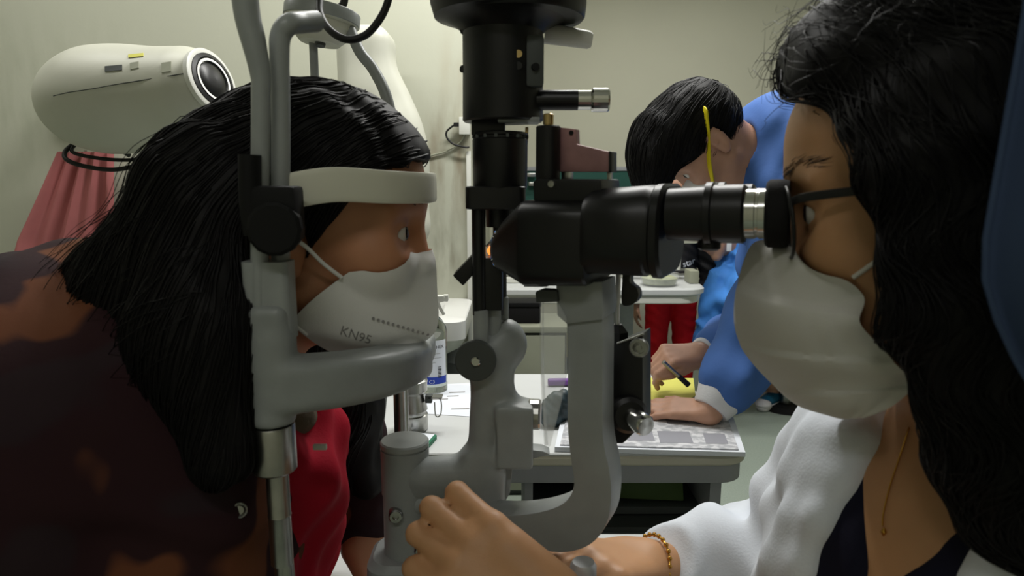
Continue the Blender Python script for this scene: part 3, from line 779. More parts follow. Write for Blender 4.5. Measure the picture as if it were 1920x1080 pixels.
bz_ = U(800, 352, 0.62).z
band = sp('forehead_band', tube([V3((U(527, 360, 0.512).x, 0.512, U(527, 362, 0.512).z)), V3((-0.140, 0.524, bz_+0.003)), V3((-0.102, 0.552, bz_+0.001)), V3((-0.078, 0.592, bz_)), V3((-0.0735, 0.625, bz_)), V3((-0.079, 0.665, bz_)), V3((-0.105, 0.715, bz_)), V3((-0.148, 0.79, bz_))], 0.01, 16, flat=(0.0135, 0.0026), up=(0, 0, 1)), 'cream_band', None, 'cream forehead band')
cl = sp('band_clamp', box(U(518, 400, 0.492), (0.018, 0.012, 0.02), bevel=0.004), 'black_matte')
sp('clamp_bar', tube([U(468, 290, 0.487), U(470, 380, 0.487), U(478, 440, 0.487)], 0.008, 14), 'black_matte', cl)
sp('clamp_knob', lathe(U(520, 428, 0.487), (0.1, -1, 0), [(-0.012, 0.0175), (0.002, 0.0195), (0.010, 0.0195), (0.012, 0.017), (0.012, 0)], 14, 10), 'black_matte', cl)
# ------------------------------------------------------------------ helpers for this part
_BV = {}
def hit(me, px, py):
    bt = _BV.get(me.as_pointer())
    if bt is None: bt = _BV[me.as_pointer()] = BVHTree.FromPolygons([v.co for v in me.vertices], [tuple(p.vertices) for p in me.polygons])
    h = bt.ray_cast(V3((0, 0, CAMZ)), ray(px, py).normalized())
    return h[0] if h[0] is not None else None
def one(name, me, m, label, cat, group=None): return mk(name, me, m, None, label, cat, group)
XA, YA = V3((1, 0, 0)), V3((0, 1, 0))
def slabmesh(x0, x1, y0, y1, z0, z1, r=0.05, e=0.004):
    c = ((x0+x1)/2, (y0+y1)/2)
    return loft([rring((c[0], c[1], z), XA, YA, (x1-x0)/2-i, (y1-y0)/2-i, r) for z, i in ((z0, e), (z0+e, 0), (z1-e, 0), (z1, e))])

# ------------------------------------------------------------------ desk
DZ = 0.75; DF, DB = 1.205, 1.74; DX0, DX1 = -0.40, U(1408, 860, DF).x
d = thing('desk', 'white desk with rounded corner and grey open carcass, behind the slit lamp', 'desk', (0.05, 1.47, 0))
mk('desk_top', slabmesh(DX0, DX1, DF, DB, DZ-0.006, DZ, 0.05, 0.002), 'desk_white', d)
mk('top_edge', slabmesh(DX0-0.002, DX1+0.002, DF-0.002, DB+0.002, DZ-0.026, DZ-0.0062, 0.05, 0.004), 'desk_edge', d)
mk('apron', slabmesh(DX0+0.004, DX1-0.004, DF+0.004, DB-0.004, DZ-0.062, DZ-0.0262, 0.05, 0.001), 'grey_laminate', d)
CF = DF + 0.035; CX0, CX1 = U(984, 910, CF).x, U(1352, 920, CF).x; CZ1 = DZ-0.0625
mk('carcass_side', box((CX0+0.008, (CF+DB)/2-0.02, CZ1/2), (0.008, (DB-CF)/2-0.02, CZ1/2)), 'grey_laminate', d)
mk('carcass_side', box((CX1-0.011, (CF+DB)/2-0.02, CZ1/2), (0.011, (DB-CF)/2-0.02, CZ1/2)), 'grey_laminate', d)
mk('carcass_back', box(((CX0+CX1)/2, DB-0.05, CZ1/2), ((CX1-CX0)/2, 0.006, CZ1/2)), 'grey_dark', d)
for z in (0.585, 0.50, 0.05):
    mk('shelf', box(((CX0+CX1)/2, (CF+DB)/2, z), ((CX1-CX0)/2-0.017, (DB-CF)/2-0.06, 0.008)), 'grey_dark', d)
dr = mk('drawer', box(((CX0+CX1)/2, CF+0.14, 0.545), ((CX1-CX0)/2-0.02, 0.12, 0.024), bevel=0.003), 'grey_dark', d)
mk('drawer_pull', box(((CX0+CX1)/2, CF+0.014, 0.553), (0.06, 0.006, 0.005), bevel=0.002), 'grey_laminate', dr)
for z in (0.39, 0.27, 0.15):
    dr = mk('drawer', box(((CX0+CX1)/2, CF+0.14, z), ((CX1-CX0)/2-0.02, 0.135, 0.052), bevel=0.004), 'grey_dark', d)
    mk('drawer_pull', box(((CX0+CX1)/2, CF-0.002, z+0.03), (0.06, 0.006, 0.005), bevel=0.002), 'grey_laminate', dr)
mk('end_panel', box((DX0+0.03, (DF+DB)/2, CZ1/2), (0.012, (DB-DF)/2-0.03, CZ1/2)), 'grey_laminate', d)
mat('leaf_green', (72, 96, 40), 0.6, var=0.1)
one('folder', prism([V3((CX0+0.12, CF+0.10, 0.5945)), V3((CX1-0.05, CF+0.08, 0.5945)), V3((CX1-0.05, CF+0.10, 0.645)), V3((CX0+0.12, CF+0.12, 0.66))], (0, 0.2, 0.0), 0.004), 'leaf_green', 'olive green folder lying inside the open desk shelf', 'folder')

# ------------------------------------------------------------------ things on the desk
def label_patch(cx, cy, z0, z1, r, a0, a1, n=14):
    return grid_surface([[V3((cx+r*math.cos(a0+(a1-a0)*i/n), cy+r*math.sin(a0+(a1-a0)*i/n), z)) for z in (z0, z1)] for i in range(n+1)], 0.0003)
BY = 1.60; bx_, by_ = U(811, 700, BY).x, BY; r_ = 0.0365
bt = thing('spray_bottle', 'clear spray bottle with white trigger and blue banded label, beside the sink', 'bottle', (bx_, by_, DZ))
zb = lambda p: DZ + (714-p)*0.001305
mk('bottle_body', lathe((bx_, by_, DZ), UZ, [(0, r_*0.92), (0.004, r_), (0.02, r_), (0.024, r_*0.97), (0.03, r_), (zb(598)-DZ, r_), (zb(590)-DZ, r_*0.97), (zb(578)-DZ, r_*0.7), (zb(568)-DZ, 0.0135), (zb(560)-DZ, 0.0135)], 40), 'glass', bt)
mat('liquid', (214, 222, 220), 0.05, trans=0.9, ior=1.33)
mk('liquid', lathe((bx_, by_, DZ+0.004), UZ, [(0, r_*0.9), (0.1, r_*0.93), (0.1, 0)], 40), 'liquid', bt)
a0, a1 = math.radians(-170), math.radians(-22)
lb = mk('label', label_patch(bx_, by_, zb(690), zb(612), r_+0.0004, a0, a1), 'paper_white', bt, 'white paper label')
mk('label_band', label_patch(bx_, by_, zb(695), zb(681), r_+0.0009, a0, a1), 'ink_blue', lb, 'blue label band')
def wrap(me, cx, cy, r):
    for v in me.vertices:
        a = math.radians(-90) + (v.co.x-cx)/r; q = r + (v.co.y-cy)
        v.co = V3((cx + q*math.cos(a), cy + q*math.sin(a), v.co.z))
    me.update(); return me
def lt(s, size, px, py, m, parent, r): mk('lettering', wrap(text_mesh(s, size, (U(px, py, BY-r_).x, by_, zb(py)), XA, UZ, 0.0001), bx_, by_, r), m, parent)
lt('HEX.', 0.011, 817, 627, 'ink_dark', lb, r_+0.0010)
lt('70°  C3', 0.012, 786, 693, 'paper_white', lb, r_+0.0015)
bars = []
for i in range(9):
    z = zb(683) + i*0.0033
    bars.append(label_patch(bx_, by_, z, z+(0.0012 if i % 3 else 0.002), r_+0.001, math.radians(-62), math.radians(-48), 4))
mk('bar_code', join_meshes(bars), 'ink_dark', lb)
for p, w in ((637, 16), (645, 18), (654, 10)):
    mk('print_line', label_patch(bx_, by_, zb(p), zb(p)+0.0007, r_+0.001, math.radians(-100), math.radians(-100+w*3), 6), 'print_grey', lb)
hd_ = mk('trigger_head', prism([V3((bx_-0.02, by_-0.012, zb(560))), V3((bx_+0.012, by_-0.012, zb(560))), V3((bx_+0.014, by_-0.012, zb(545))), V3((bx_+0.034, by_-0.012, zb(542))), V3((bx_+0.034, by_-0.012, zb(531))), V3((bx_-0.026, by_-0.012, zb(532))), V3((bx_-0.028, by_-0.012, zb(545)))], (0, 0.024, 0), 0.003), 'white_plastic', bt)
mk('nozzle', box((bx_+0.036, by_, zb(536)), (0.006, 0.009, 0.008), bevel=0.002), 'white_plastic', hd_)
mk('trigger', tube([V3((bx_+0.016, by_, zb(545))), V3((bx_+0.022, by_, zb(556))), V3((bx_+0.031, by_, zb(568)))], 0.004, 10), 'white_plastic', hd_)
mk('bottle_collar', lathe((bx_, by_, zb(570)), UZ, [(0, 0.0165), (0.012, 0.0165), (0.014, 0.014)], 20), 'white_plastic', bt)

JY = 1.33; jx = U(772, 800, JY).x; jr = 0.034
zj = lambda p: DZ + (805-p)*0.00111
j = thing('steel_canister', 'small steel swab canister with clip lid and wire handle, on the desk', 'canister', (jx, JY, DZ))
mk('canister_body', lathe((jx, JY, DZ), UZ, [(0, jr*0.92), (0.004, jr), (0.034, jr), (0.036, jr*0.9), (0.04, jr*0.9), (0.045, jr), (0.074, jr*0.82), (0.08, jr*0.82), (0.086, jr), (zj(712)-DZ, jr)], 40), 'steel', j)
mk('canister_lid', lathe((jx, JY, zj(712)), UZ, [(0, jr*1.02), (0.004, jr*1.02), (0.010, jr*0.8), (0.014, jr*0.3), (0.014, 0)], 40), 'steel', j)
mk('clasp', box((jx+jr+0.004, JY-0.008, zj(742)), (0.007, 0.008, 0.008), bevel=0.002), 'grey_dark', j)
mk('wire_handle', tube([V3((jx+jr, JY-0.01, zj(740))), V3((jx+jr+0.024, JY-0.012, zj(740))), V3((jx+jr+0.030, JY-0.012, zj(750))), V3((jx+jr+0.028, JY-0.012, zj(772))), V3((jx+jr+0.018, JY-0.012, zj(774))), V3((jx+jr+0.016, JY-0.012, zj(748)))], 0.0014, 8, 5), 'steel', j)
mk('handle_plate', box((jx+jr+0.018, JY-0.004, zj(739)), (0.014, 0.012, 0.0012)), 'steel', j)

def sheet(name, pts, z, m, label, cat, th=0.0006):
    """thin paper on the desk; outline given by photo positions, laid on the plane z"""
    P = []
    for px, py in pts:
        r = ray(px, py); t_ = (z-CAMZ)/r.z; P.append(V3((0, 0, CAMZ)) + r*t_)
    return one(name, prism(P, (0, 0, -th+0.0), 0), m, label, cat)
ps = sheet('paper_sheet', [(760, 724), (882, 718), (884, 781), (772, 774)], DZ+0.001, 'paper_white', 'white printed form lying on the desk in front of the spray bottle', 'paper')
mat('form_blue', (196, 208, 226), 0.8)
for i, (px, py, w) in enumerate(((842, 735, 30), (838, 742, 22), (800, 748, 40), (846, 766, 34))):
    a, b_ = U(px, py, 1.5), U(px+w, py-1, 1.5)
    q0 = [ray(px, py), ray(px+w, py-1), ray(px+w, py+0.8), ray(px, py+1.8)]
    mk('form_line', prism([V3((0, 0, CAMZ)) + r*((DZ+0.0013-CAMZ)/r.z) for r in q0], (0, 0, -0.0002), 0), 'print_grey', ps)
cb = thing('card_pack', 'small white and green card pack on the desk below the canister', 'card pack', U(795, 825, 1.26))
def onz(px, py, z):
    r = ray(px, py); return V3((0, 0, CAMZ)) + r*((z-CAMZ)/r.z)
mk('card_stack', prism([onz(764, 822, DZ+0.008), onz(772, 810, DZ+0.008), onz(816, 814, DZ+0.008), onz(798, 833, DZ+0.008)], (0, 0, -0.0075), 0.0005), 'paper_white', cb)
mk('card_edge', prism([onz(797, 834, DZ+0.0085), onz(815, 814, DZ+0.0085), onz(819, 816, DZ+0.0085), onz(801, 836, DZ+0.0085)], (0, 0, -0.008), 0.0004), 'green_card', cb)
mk('card_print', prism([onz(771, 813, DZ+0.0085), onz(779, 813, DZ+0.0085), onz(778, 819, DZ+0.0085), onz(770, 819, DZ+0.0085)], (0, 0, -0.0006), 0), 'ink_dark', cb)
# newspaper pad under the writing hands and the yellow note sheet
nw = thing('newspaper', 'folded newspaper spread as a writing pad at the right end of the desk', 'newspaper', (0.3, 1.35, DZ))
npz = DZ+0.010
for i, (pts, z) in enumerate((([(1040, 838), (1398, 848), (1374, 778), (1330, 752), (1060, 750)], npz), ([(1050, 833), (1385, 842), (1362, 776), (1320, 748), (1070, 748)], npz+0.003))):
    mk('newspaper_leaf', prism([onz(px, py, z) for px, py in pts], (0, 0, -0.0028 if i else -0.0095), 0.0008), 'news_print' if i else 'paper_white', nw)
mat('news_text', (140, 140, 148), 0.8)
for (px, py, w, h_) in ((1232, 808, 60, 22), (1172, 800, 48, 26), (1318, 812, 40, 20), (1246, 784, 40, 10), (1180, 778, 44, 12), (1300, 786, 44, 8), (1110, 806, 46, 22)):
    mk('print_block', prism([onz(a, b_, npz+0.0034) for a, b_ in ((px, py), (px+w, py+1), (px+w+8, py+h_), (px+6, py+h_))], (0, 0, -0.0004), 0), 'news_text', nw)
sheet('note_sheet', [(1196, 768), (1212, 708), (1300, 709), (1304, 742), (1250, 768)], npz+0.0055, 'paper_yellow', 'yellow note sheet under the writing hand', 'paper', 0.001)
# purple marker and dark pouch seen through the breath shield
pm = U(1050, 716, 1.62)
mkx = thing('marker_pen', 'purple marker lying on the desk behind the breath shield', 'pen', (pm.x, pm.y, DZ))
mk('barrel', lathe((pm.x-0.03, 1.63, DZ+0.0105), (1, 0.05, 0), [(0, 0.007), (0.002, 0.0095), (0.055, 0.0095), (0.06, 0.007)], 20), 'purple_plastic', mkx)
mk('cap', lathe((pm.x+0.028, 1.633, DZ+0.0105), (1, 0.05, 0), [(0, 0.0102), (0.045, 0.0095), (0.046, 0.006)], 20), 'purple_plastic', mkx)
pq = SDF(); c = U(1042, 790, 1.36)
pq.el((c.x, 1.36, DZ+0.035), (0.032, 0.02, 0.034)); pq.el((c.x+0.018, 1.37, DZ+0.055), (0.02, 0.016, 0.018)); pq.el((c.x-0.012, 1.35, DZ+0.02), (0.024, 0.02, 0.02))
pq.warp = lambda P: 0.002*np.sin(P[:, 0]*260+P[:, 2]*150)*np.sin(P[:, 2]*220)
pq.hs((0, 0, DZ+0.0005), (0, 0, -1))
mat('teal_dark', (44, 60, 66), 0.5, var=0.3, vscale=40)
one('glasses_pouch', pq.mesh(0.003), 'teal_dark', 'crumpled dark teal pouch on the desk behind the breath shield', 'pouch')

# ------------------------------------------------------------------ wash basin on the near wall
SX0, SX1, SY0, SY1, SZ = -0.62, CX+0.002, 2.0, NY, 0.838
sk = thing('wash_basin', 'white wall-hung wash basin with oval bowl beside the spray bottle', 'basin', ((SX0+SX1)/2, NY, 0))
cx_, cy_ = (SX0+SX1)/2, (SY0+SY1)/2 - 0.01
n = 48; rim, rings = [], []
outer_b = rring((cx_, (SY0+SY1)/2, 0), XA, YA, (SX1-SX0)/2, (SY1-SY0)/2, 0.05, 11)
def oval(a, b_, z): 
    out = []
    for p in outer_b:
        an = math.atan2((p.y-cy_)/b_, (p.x-cx_)/a); out.append(V3((cx_+a*math.cos(an), cy_+b_*math.sin(an), z)))
    return out
def outb(s, z): return [V3((cx_+(p.x-cx_)*s, (SY1+(p.y-SY1)*s), z)) for p in outer_b]
mk('basin_bowl', loft([outb(0.55, SZ-0.17), outb(0.9, SZ-0.1), outb(1.0, SZ-0.06), outb(1.0, SZ-0.003), outb(0.985, SZ), oval(0.205, 0.155, SZ-0.001), oval(0.19, 0.145, SZ-0.012), oval(0.15, 0.11, SZ-0.07), oval(0.06, 0.04, SZ-0.10)]), 'basin_white', sk)
mk('pedestal', box((cx_+0.08, NY-0.14, (SZ-0.17)/2), (0.13, 0.12, (SZ-0.17)/2), bevel=0.03), 'grey_dark', sk)
mk('tap', tube([V3((cx_-0.05, NY-0.05, SZ)), V3((cx_-0.05, NY-0.05, SZ+0.12)), V3((cx_-0.05, NY-0.09, SZ+0.15)), V3((cx_-0.05, NY-0.16, SZ+0.13))], 0.012, 14), 'chrome', sk)

# ------------------------------------------------------------------ outlet, trunking, charger cable on the near wall's corner
tr = U(882, 250, NY)
mk('trim_1', box((CX-0.008, NY-0.006, 1.0), (0.008, 0.006, 0.37), bevel=0.001), 'white_plastic', kind='structure')
oc = U(871, 236, NY-0.02)
ob = thing('wall_outlet', 'white wall outlet box with a plugged black charger lead', 'outlet', (oc.x, NY, oc.z))
mk('outlet_box', box((oc.x, NY-0.016, oc.z), (0.019, 0.0155, 0.03), bevel=0.003), 'white_plastic', ob)
mk('plug', box((oc.x-0.026, NY-0.022, oc.z+0.004), (0.012, 0.007, 0.007), axes=None, bevel=0.002), 'cable_black', ob)
mk('lead', tube([V3((oc.x-0.036, NY-0.022, oc.z+0.003)), U(838, 246, NY-0.02), U(838, 258, NY-0.02), U(850, 270, NY-0.02), U(872, 276, NY-0.02), U(880, 276, NY-0.02)], 0.0035, 8), 'cable_black', ob)
one('wall_cable', tube([U(872, 250, NY-0.006), U(862, 268, NY-0.006), U(836, 284, NY-0.006), U(800, 296, NY-0.006), U(770, 330, NY-0.006)], 0.003, 8), 'beige_metal', 'thin beige cable drooping along the wall below the outlet box', 'cable')

# ------------------------------------------------------------------ chart projector on the left
QY = 1.78
pj = thing('chart_projector', 'rounded cream chart projector with black lens, mounted on the left wall', 'projector', (U(230, 200, QY).x, NY, U(230, 200, QY).z))
ps_ = SDF(); g = lambda px, py, dy=0: U(px, py, QY+dy)
ps_.rc(g(195, 186), g(350, 172, -0.06), 0.128, 0.108, k=0.05)
ps_.el(g(230, 190), (0.19, 0.14, 0.128), k=0.04)
ps_.rc(g(150, 190), g(160, 188), 0.09, 0.09, k=0.05)
ps_.hs(g(395, 150, -0.1), (0.93, -0.30, 0.25))
pm_ = ps_.mesh(0.006, smooth=2)
pb = mk('projector_body', pm_, 'ivory_plastic', pj)
ld = V3((0.93, -0.30, 0.25)).normalized(); lc = g(395, 152, -0.1)
ln = mk('lens_ring', lathe(lc - ld*0.006, ld, [(0, 0.078), (0.012, 0.078), (0.014, 0.074), (0.014, 0.066), (0.004, 0.064), (0.004, 0)], 48), 'white_plastic', pb)
mk('lens_barrel', lathe(lc, ld, [(0, 0.0655), (0.010, 0.0655), (0.012, 0.056), (0.006, 0.053), (0.006, 0)], 48), 'black_enamel', ln)
mk('lens_inner_ring', lathe(lc + ld*0.004, ld, [(0.0, 0.052), (0.008, 0.052), (0.008, 0.046), (0.002, 0.045), (0.002, 0)], 48), 'steel', ln)
mk('lens_glass', lathe(lc + ld*0.006, ld, [(0, 0.044), (0.006, 0.036), (0.010, 0.02), (0.011, 0)], 32), 'black_enamel', ln)
seam = [hit(pm_, px, py) for px, py in ((100, 180), (130, 173), (170, 167), (220, 158), (270, 150), (320, 142), (345, 138))]
mk('seam', tube([p for p in seam if p], 0.0012, 6), 'grey_dark', pb)
mat('sticker', (150, 152, 134), 0.6)
for px, py, w, h_, m_ in ((213, 130, 16, 5, 'grey_dark'), (252, 125, 8, 6, 'sticker'), (312, 128, 9, 9, 'sticker'), (255, 106, 14, 3, 'paper_yellow')):
    q = [hit(pm_, px-w, py+h_), hit(pm_, px+w, py+h_-3), hit(pm_, px+w, py-h_-3), hit(pm_, px-w, py-h_)]
    if all(q): mk('sticker', prism([p + V3((0, -0.0015, 0.001)) for p in q], (0, 0.002, 0), 0), m_, pb)
mk('wall_arm', tube([g(160, 200, 0.05), U(140, 215, 2.1), U(120, 215, NY)], 0.05, 20), 'ivory_plastic', pj)
mk('under_bracket', tube([g(205, 268, 0.0), g(225, 280, 0.0), g(243, 292, 0.02)], 0.006, 8), 'grey_dark', pj)
mk('cable', tube([g(140, 268, 0.06), g(122, 285, 0.02), g(126, 300, 0.0), g(160, 312, 0.0), g(215, 318, 0.0), g(290, 308, 0.0), g(400, 320, 0.02)], 0.006, 10), 'cable_black', pj)
mk('cable', tube([g(150, 262, 0.06), g(135, 284, 0.03), g(180, 296, 0.02), g(240, 300, 0.02), g(300, 293, 0.02), g(400, 300, 0.03)], 0.005, 10), 'cable_black', pj)
# pink gown hanging on the wall under it
rows = []
for i in range(22):
    f = i/21; py = 285 + f*500
    xl = 108 - 75*min(1, f*2.8) - 10*f; xr = 212 + 8*f
    row = []
    for jn in range(25):
        s = jn/24; p = U(xl+(xr-xl)*s, py, NY-0.07)
        row.append(p + V3((0, -0.02*math.sin(s*13+f*2)*min(1, 0.3+f) - 0.012*math.sin(s*29), 0)))
    rows.append(row)
pg = thing('pink_gown', 'faded pink cloth gown hanging on the left wall under the projector', 'gown', U(150, 290, NY))
mk('cloth', grid_surface(rows, 0.004), 'pink_cloth', pg)
mk('hook', tube([U(160, 290, NY), U(160, 292, NY-0.06), U(160, 282, NY-0.07)], 0.005, 8), 'steel', pg)

# ------------------------------------------------------------------ round-headed stand behind the patient, white housing, cables
KY = 1.07; kc = U(603, 44, KY)
stn = thing('lamp_stand', 'round grey lamp head on a steel pole behind the patient', 'lamp', (U(590, 120, KY).x, KY, 0))
kax = V3((0.14, 0.05, 1)).normalized()
hd2 = mk('lamp_head', lathe(kc, kax, [(-0.032, 0.0), (-0.030, 0.030), (-0.010, 0.050), (-0.001, 0.051), (0.0, 0.054), (0.002, 0.0555), (0.017, 0.0555), (0.021, 0.053), (0.022, 0)], 48), 'ivory_plastic', stn)
mk('lamp_rim', lathe(kc + kax*0.002, kax, [(0, 0.0555), (0.001, 0.0568), (0.016, 0.0568), (0.018, 0.0555)], 48), 'grey_light', hd2)
mk('head_screw', lathe(kc + V3((0.0, -0.012, -0.032)), (0, -0.2, -1), [(-0.004, 0.009), (0.004, 0.007), (0.004, 0)], 16), 'grey_dark', hd2)
mk('pole', lathe((U(589, 120, KY).x, KY, 0.02), UZ, [(0, 0.0065), (kc.z-0.04, 0.0065)], 16), 'grey_paint', stn)
mk('pole_base', lathe((U(589, 120, KY).x, KY, 0), UZ, [(0, 0.11), (0.012, 0.11), (0.02, 0.10), (0.03, 0.02)], 40), 'grey_dark', stn)
mk('grey_hose', tube([kc + kax*0.02 + V3((0.03, 0, 0)), U(672, 92, KY-0.02), U(700, 130, KY-0.03), U(724, 180, KY-0.04), U(738, 250, KY-0.04), U(742, 340, KY-0.03), U(740, 480, KY), U(700, 900, KY), U(640, 1400, KY)], 0.0085, 12), 'grey_paint', stn)
one('black_cable', tube([U(560, -60, 0.75), U(596, -12, 0.74), U(600, 25, 0.72), U(618, 56, 0.70), U(650, 74, 0.69), U(685, 66, 0.69), U(712, 36, 0.69), U(728, 0, 0.69), U(740, -60, 0.69), U(820, -160, 0.66)], 0.0038, 12), 'cable_black', 'black cable looping down from above into the lamp housing', 'cable')
one('lamp_cable', tube([kc + kax*0.02, U(640, 12, KY), U(646, -20, KY), U(640, -120, KY)], 0.006, 10), 'cable_black', 'short black cable rising from the round lamp head', 'cable')
wh = SDF(); w = lambda px, py, dy=0: U(px, py, 2.25+dy)
wh.bx(w(690, 150), (0.085, 0.10, 0.16), 0.05, k=0.05)
wh.rc(w(715, 190), w(752, 420), 0.085, 0.10, k=0.08)
wh.el(w(740, 300), (0.11, 0.12, 0.2), k=0.06)
wt = thing('towel_dispenser', 'rounded white dispenser housing on the wall behind the patient', 'dispenser', (w(720, 300).x, NY, w(720, 300).z))
whm = wh.mesh(0.008, smooth=2); mk('housing', whm, 'ivory_plastic', wt)
sl_ = [hit(whm, px, py) for px, py in ((745, 66), (749, 78), (752, 94), (752, 109))]
sl_ = [p for p in sl_ if p]
if len(sl_) > 2: mk('slot', tube(sl_, 0.004, 8), 'ink_dark', wt)

# ------------------------------------------------------------------ far table and what stands on and under it
FY0, FY1, FZ = 2.85, 3.45, zat(541, 2.85)
FX0, FX1 = U(915, 541, FY0).x, U(1331, 541, FY0).x
ft = thing('far_table', 'cream rounded instrument table far behind, over red trousers', 'table', ((FX0+FX1)/2, 3.1, 0))
mk('table_top', slabmesh(FX0, FX1, FY0, FY1, FZ-0.035, FZ, 0.10, 0.008), 'desk_white', ft)
mk('lower_board', slabmesh(FX0+0.01, FX1-0.02, FY0+0.01, FY1, FZ-0.07, FZ-0.0352, 0.10, 0.004), 'white_plastic', ft)
mk('table_post', box((U(1165, 600, 3.2).x, 3.2, (FZ-0.07)/2), (0.05, 0.06, (FZ-0.07)/2), bevel=0.01), 'grey_light', ft)
mk('table_foot', box((U(1165, 600, 3.2).x, 3.2, 0.025), (0.3, 0.2, 0.025), bevel=0.01), 'grey_laminate', ft)
cbx0, cbx1 = U(1085, 600, 3.6).x, U(1200, 600, 3.6).x
cbn = thing('drawer_unit', 'grey drawer cabinet far behind under the cream table', 'cabinet', ((cbx0+cbx1)/2, 3.5, 0))
mk('cabinet_body', box(((cbx0+cbx1)/2, 3.99, 0.36), ((cbx1-cbx0)/2, 0.2, 0.36), bevel=0.005), 'grey_dark', cbn)
for i in range(4):
    dr = mk('drawer', box(((cbx0+cbx1)/2, 3.78, 0.62-i*0.17), ((cbx1-cbx0)/2-0.012, 0.012, 0.075), bevel=0.004), 'beige_metal', cbn)
    mk('drawer_handle', box(((cbx0+cbx1)/2, 3.763, 0.64-i*0.17), (0.05, 0.006, 0.008), bevel=0.002), 'grey_dark', dr)
# beige cabinet with a black box on it, left
gx0, gx1 = U(935, 640, 2.55).x, U(1062, 640, 2.55).x; gz = zat(612, 2.55)
gb = thing('low_cabinet', 'low olive grey cabinet behind the desk, left of the microscope arm', 'cabinet', ((gx0+gx1)/2, 2.7, 0))
mk('cabinet_top', box(((gx0+gx1)/2, 2.68, gz-0.012), ((gx1-gx0)/2+0.01, 0.14, 0.012), bevel=0.003), 'beige_metal', gb)
mk('cabinet_door', box(((gx0+gx1)/2, 2.552, (gz-0.03)/2+0.01), ((gx1-gx0)/2-0.006, 0.008, (gz-0.06)/2), bevel=0.003), 'beige_metal', gb)
mk('cabinet_body', box(((gx0+gx1)/2, 2.69, (gz-0.024)/2), ((gx1-gx0)/2, 0.13, (gz-0.024)/2)), 'grey_dark', gb)
bk0, bk1 = U(952, 590, 2.6).x, U(1014, 590, 2.6).x
bxx = thing('black_case', 'black case lying on the low olive grey cabinet', 'case', ((bk0+bk1)/2, 2.66, gz))
mk('case_body', box(((bk0+bk1)/2, 2.66, gz+0.034), ((bk1-bk0)/2, 0.06, 0.033), bevel=0.008), 'black_rubber', bxx)
mk('case_lid', box(((bk0+bk1)/2, 2.66, gz+0.076), ((bk1-bk0)/2+0.003, 0.063, 0.009), bevel=0.004), 'black_matte', bxx)
# dish and instrument on the far table
dc = U(1236, 527, 2.95)
dz = thing('glass_dish', 'round glass dish of pale pads on the far table', 'dish', (dc.x, 2.95, FZ))
mk('dish_wall', lathe((dc.x, 2.95, FZ+0.0005), UZ, [(0, 0.07), (0.004, 0.078), (0.045, 0.086), (0.047, 0.083), (0.012, 0.074), (0.01, 0)], 40), 'clear_acrylic', dz)
mk('dish_filling', lathe((dc.x, 2.95, FZ+0.008), UZ, [(0, 0.07), (0.026, 0.079), (0.034, 0.06), (0.036, 0.0)], 40), 'dish_content', dz)
ic = U(1300, 520, 3.0)
it = thing('bench_instrument', 'pale green grey instrument stand with rails on the far table', 'instrument', (ic.x, 3.1, FZ))
mk('end_block', box((ic.x, 3.03, FZ+0.03), (0.022, 0.05, 0.03), bevel=0.008), 'beige_metal', it)
mk('end_block', box((dc.x-0.11, 3.2, FZ+0.04), (0.022, 0.05, 0.04), bevel=0.008), 'ivory_plastic', it)
for dz_ in (0.022, 0.045):
    mk('rail', lathe((dc.x-0.11, 3.14, FZ+dz_), (1, 0, 0), [(0, 0.006), (ic.x-dc.x+0.11, 0.006)], 12), 'steel', it)
mk('upright', lathe((U(1272, 500, 3.14).x, 3.14, FZ+0.045), UZ, [(0, 0.011), (0.06, 0.011), (0.061, 0.005), (0.19, 0.005)], 14), 'white_plastic', it)
mk('cross_head', box((U(1272, 440, 3.14).x-0.03, 3.16, FZ+0.22), (0.12, 0.05, 0.05), bevel=0.015), 'ivory_plastic', it)
sidex = U(965, 520, 3.1).x
bn = thing('white_tray', 'stacked white trays at the left end of the far table', 'tray', (sidex, 3.1, FZ))
for i in range(3):
    mk('tray', slabmesh(sidex-0.12, sidex+0.09-0.02*i, 3.0+0.03*i, 3.25, FZ+0.001+i*0.03, FZ+0.026+i*0.03, 0.02, 0.003), 'white_plastic', bn)
# green board on the back wall
g0, g1 = U(984, 335, WB-0.03), U(1196, 335, WB-0.03)
gt, gbz = zat(320, WB-0.03), zat(470, WB-0.03)
gbd = thing('green_board', 'dark green board on the back wall behind the microscope', 'board', ((g0.x+g1.x)/2, WB, gbz))
mk('board_panel', box(((g0.x+g1.x)/2, WB-0.015, (gt+gbz)/2), ((g1.x-g0.x)/2, 0.012, (gt-gbz)/2)), 'green_board', gbd)
mk('board_frame', box(((g0.x+g1.x)/2, WB-0.02, gt+0.012), ((g1.x-g0.x)/2+0.01, 0.018, 0.013), bevel=0.003), 'grey_laminate', gbd)
mk('board_frame', box((g0.x-0.012, WB-0.02, (gt+gbz)/2), (0.012, 0.018, (gt-gbz)/2), bevel=0.003), 'white_plastic', gbd)
for px, py in ((996, 328), (1000, 345)):
    q = U(px, py, WB-0.06); mk('board_clip', box(q, (0.03, 0.02, 0.012), bevel=0.004), 'steel', gbd)

